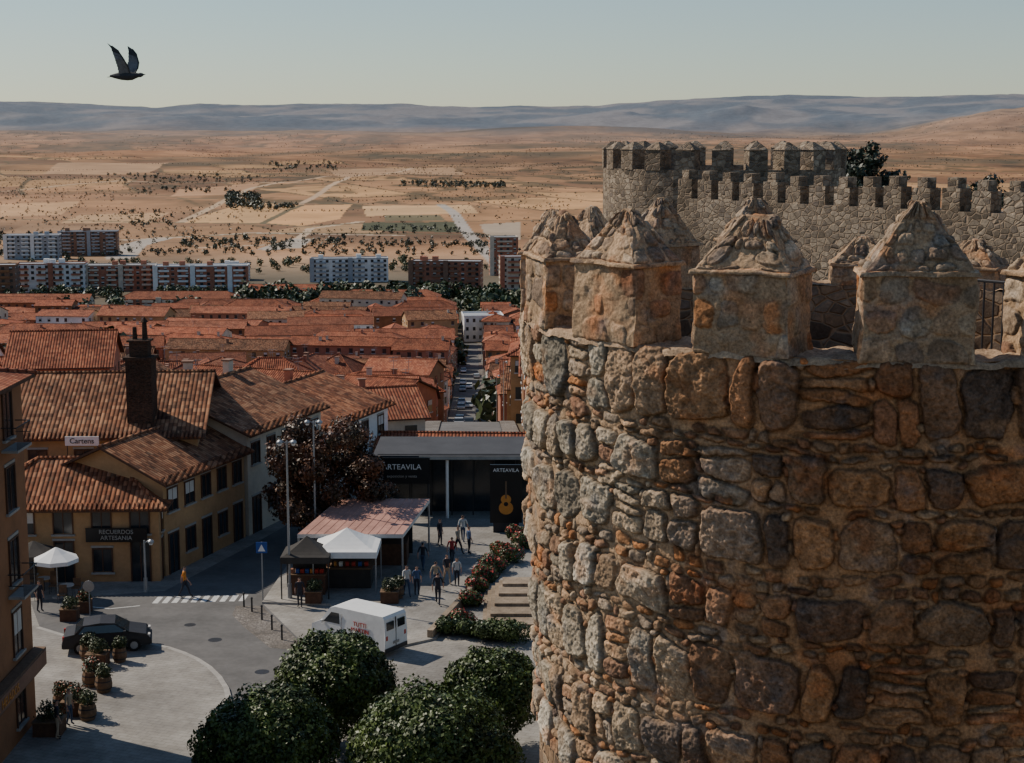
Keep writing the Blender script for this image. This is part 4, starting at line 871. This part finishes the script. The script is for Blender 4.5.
def person(p,yaw,shirt,trs,pose='walk',sc=1.0,name='pedestrian'):
    src,hands=PM[pose]; mb=MB(); co=[x.co.copy() for x in src.vertices]; cs,sn=math.cos(yaw),math.sin(yaw)
    Tt=lambda q:(p[0]+(q[0]*cs-q[1]*sn)*sc,p[1]+(q[0]*sn+q[1]*cs)*sc,p[2]+q[2]*sc)
    for f in src.polygons:
        c=f.center; z=c.z; side=abs(c.x)>.2
        if z>1.63 or (z>1.54 and c.y>.02): m='hair'
        elif z>1.46: m='skin'
        elif side and z<1.12: m='skin'
        elif z>.95: m=shirt
        elif side: m='skin'
        elif z<.09: m='rubber'
        else: m=trs
        mb.poly([Tt(co[i]) for i in f.vertices],m,sm=True)
    for h in hands:
        s=1 if h[0]>0 else -1
        for k in range(4):
            y=h[1]-.03+k*.02; l=(.065,.078,.082,.07)[k]; mb.cyl((h[0],y,h[2]-.02),(h[0]-s*.012,y-.004,h[2]-.02-l),.009,.007,'skin',5,T=Tt)
        mb.cyl((h[0],h[1]-.03,h[2]+.0),(h[0]-s*.02,h[1]-.06,h[2]-.045),.011,.008,'skin',5,T=Tt)
    mb.cyl((0,-.1,1.60),(0,-.125,1.585),.012,.014,'skin',5,T=Tt)
    for s in(-1,1): mb.cyl((s*.078,0,1.58),(s*.09,.01,1.62),.018,.014,'skin',5,T=Tt)
    mb.build(name,p)
for n,c in (('cloth_orange',(.60,.22,.03)),('cloth_white',(.5,.5,.48)),('cloth_dark',(.03,.03,.04)),('cloth_blue',(.06,.10,.2)),('cloth_red',(.35,.04,.04)),('cloth_beige',(.35,.28,.2)),('denim',(.05,.07,.12))): M[n]=simple(n,c,var=.15,scale=8)
for (x,y,sh,tr,ps,yw,sc) in [(185,597,'cloth_orange','cloth_dark','walk',1.6,1.0),(407,598,'cloth_white','denim','walk',.3,1.0),(417,597,'cloth_blue','cloth_dark','stand',.2,.95),(438,607,'cloth_dark','cloth_dark','walk',3.1,1.05),(436,592,'cloth_beige','denim','walk',2.8,.95),(447,586,'cloth_dark','cloth_beige','walk',.4,1.0),(457,588,'cloth_white','cloth_dark','stand',0,.95),(423,572,'cloth_dark','denim','walk',2.9,.95),
    (458,556,'cloth_beige','cloth_dark','walk',1.0,1.0),(469,556,'cloth_blue','cloth_dark','stand',2.0,1),(463,544,'cloth_white','denim','walk',3,1),(440,548,'cloth_dark','cloth_dark','stand',1,1),(452,566,'cloth_red','cloth_dark','walk',3,.95),(58,742,'cloth_dark','cloth_beige','stand',2,1),(70,728,'cloth_beige','denim','stand',1.2,.95),(40,612,'cloth_dark','cloth_dark','stand',1,1),(300,607,'cloth_dark','cloth_dark','stand',0,.95)]:
    p=G(x,y); person((p.x,p.y,.125 if x>300 or (y>650) else .01),yw,sh,tr,ps,sc)
# ------------------------------------------------ pigeon
bp=AT(127,76,16.5)
M['pigeon']=simple('pigeon_grey',(.05,.05,.055),var=.3,scale=20); M['pigeonw']=simple('pigeon_wing',(.16,.16,.17),var=.4,scale=30)
e=empty('flying_pigeon',bp); mb=MB()
prof=[(-.17,.012),(-.12,.03),(-.06,.048),(0,.055),(.05,.05),(.09,.034),(.115,.026),(.135,.028),(.155,.02),(.168,.008),(.185,.003)]
for (x0,r0),(x1,r1) in zip(prof,prof[1:]):
    for k in range(10):
        a,b=k*math.pi/5,(k+1)*math.pi/5; z=lambda x:.012*max(0,x-.05)/.1+.0
        mb.poly([(bp.x+x,bp.y+r*math.cos(t),bp.z+z(x)+r*.85*math.sin(t)) for x,r,t in((x0,r0,a),(x1,r1,a),(x1,r1,b),(x0,r0,b))],'pigeon',sm=True)
mb.build('body',bp,e); mb=MB()
for k in range(7):
    a=(k-3)*.09; mb.poly([(bp.x-.12,bp.y+a*.15,bp.z),(bp.x-.12,bp.y+a*.15+.012,bp.z+.002),(bp.x-.20+abs(a)*.03,bp.y+math.sin(a)*.15+.014,bp.z-.012),(bp.x-.20+abs(a)*.03,bp.y+math.sin(a)*.15-.012,bp.z-.012)],'pigeon')
mb.build('tail',bp,e)
for s,tip,root,wri,cm in ((-1,(-.12,-.09,.29),Vector((.04,-.035,.025)),Vector((.0,-.09,.15)),.11),(1,(.035,.13,.27),Vector((.07,.035,.025)),Vector((.10,.10,.13)),.12)):
    mb=MB(); tp=Vector(tip); n=12
    lead=[root,root.lerp(wri,.5)+Vector((.01,0,0)),wri,wri.lerp(tp,.55)+Vector((.012,0,.01)),tp]
    def LP(t): t=t*4; i=min(3,int(t)); return lead[i].lerp(lead[i+1],t-i)
    for k in range(n):
        t0,t1=k/n,(k+1)/n; ln=cm*(1-.5*t0**2); a,b=LP(t0),LP(t1+ (.01 if k<n-1 else 0)); d0=Vector((-1,0,-.25+.9*t0)).normalized()*ln; d1=Vector((-1,0,-.25+.9*t1)).normalized()*cm*(1-.5*t1**2)
        mb.poly([bp+a,bp+b,bp+b+d1*.97,bp+a+d0*1.03],'pigeonw' if k<8 else 'pigeon')
    for a,b in zip(lead,lead[1:]): mb.cyl(bp+a,bp+b,.009,.006,'pigeon',5)
    mb.build('wing',bp,e)
# ------------------------------------------------ distant vegetation
rg2=np.random.default_rng(5)
def treemass(name,pts,hs,per,c1,c2,seed,flat=1.0,ls=None):
    Vs=[];Cs=[]; rg=np.random.default_rng(seed); P0=np.array(pts); ZZ=T(P0[:,0],P0[:,1])
    for (x,y),h,z in zip(pts,hs,ZZ):
        k=per; d=rg.normal(size=(k,3)); d/=np.linalg.norm(d,axis=1)[:,None]; rad=.45+.55*rg.random(k)
        P=np.array([x,y,z+h*.45*flat])+d*rad[:,None]*np.array([h*.42,h*.42,h*.45*flat]); n=d+rg.normal(size=(k,3))*.5; n/=np.linalg.norm(n,axis=1)[:,None]
        a=np.cross(n,rg.normal(size=(k,3))); a/=np.linalg.norm(a,axis=1)[:,None]; b=np.cross(n,a); s=h*(ls or .14)
        Vs.append(np.stack([P-a*s,P-b*s*.7,P+a*s,P+b*s*.7],1).reshape(-1,3)); t=rg.random((k,1)); tw=rg.uniform(.7,1.3); Cs.append(np.repeat((np.array(c1)*(1-t)+np.array(c2)*t)*tw,4,0))
    V=np.concatenate(Vs); npmesh(name,V,np.arange(len(V)).reshape(-1,4),[M['leaf']],np.concatenate(Cs))
pts=[];hs=[]
def grove(x0,x1,y0,y1,D0,D1,n,h0,h1):
    for _ in range(n):
        D=rg2.uniform(D0,D1); x=rg2.uniform(x0,x1); pts.append(((x-512)/F*D,D)); hs.append(rg2.uniform(h0,h1))
grove(30,112,0,0,480,530,36,12,16); grove(-20,30,0,0,440,480,16,10,14); grove(-20,520,0,0,745,800,100,5,10); grove(240,520,0,0,800,845,90,7,12); grove(-20,520,0,0,1010,1120,110,4,7); grove(0,520,0,0,250,680,60,7,11); grove(350,420,0,0,720,790,35,8,13); grove(470,520,0,0,640,800,35,9,13); grove(0,120,0,0,830,870,40,4,7); grove(455,475,0,0,330,560,14,6,9); grove(155,250,0,0,845,870,30,4,7)
keep=[i for i,(x,y) in enumerate(pts) if not(-3.6<x-street(y)<3.6 and y<620)]; pts=[pts[i] for i in keep]; hs=[hs[i] for i in keep]
treemass('town_trees',pts,hs,90,(.018,.030,.012),(.07,.09,.03),4,1,.11)
pts=[];hs=[]
for _ in range(18000):
    D=1200*math.exp(rg2.random()**.8*2.0); x=rg2.uniform(-30,1060); 
    X_,Y_=(x-512)/F*D,D
    if fbm(np.array([X_/200]),np.array([Y_/450]),4,40)[0]>rg2.uniform(-.12,.4): pts.append((X_,Y_)); hs.append(rg2.uniform(1.0,3.6)*(1+D/6500))
# hedgerows along parcel boundaries
for _ in range(46):
    D=1300*math.exp(rg2.random()*1.3); x=rg2.uniform(-20,530); cx_,cy_=(x-512)/F*D,D; an=.35+(math.pi/2 if rg2.random()<.35 else 0)+rg2.uniform(-.15,.15); ln=rg2.uniform(60,260)
    for q in range(int(ln/7)):
        u=(q*7-ln/2); pts.append((cx_+u*math.cos(an)+rg2.uniform(-2,2),cy_+u*math.sin(an)+rg2.uniform(-2,2))); hs.append(rg2.uniform(1.8,4.5))
treemass('distant_shrubs',pts,hs,9,(.032,.034,.018),(.085,.078,.042),6,.7,.2)
pts=[];hs=[]
grove(228,262,0,0,1950,2350,90,7,12); grove(255,300,0,0,1900,2050,40,5,9); grove(400,505,0,0,2550,2750,150,5,9); grove(362,460,0,0,1500,1600,50,2.5,5); grove(120,200,0,0,1500,1900,30,4,7); grove(180,345,0,0,1250,1400,80,4,7); grove(0,120,0,0,1300,1500,60,4,7); grove(360,520,0,0,1280,1340,80,3,6); grove(100,260,0,0,2900,3400,80,5,8); grove(140,230,0,0,2400,2600,25,5,8); grove(270,345,0,0,3600,4200,60,6,10); grove(-20,520,0,0,1180,1240,110,3,6)
treemass('distant_trees',pts,hs,30,(.025,.032,.018),(.075,.08,.04),8,1,.16)
print('objects',len(bpy.data.objects))
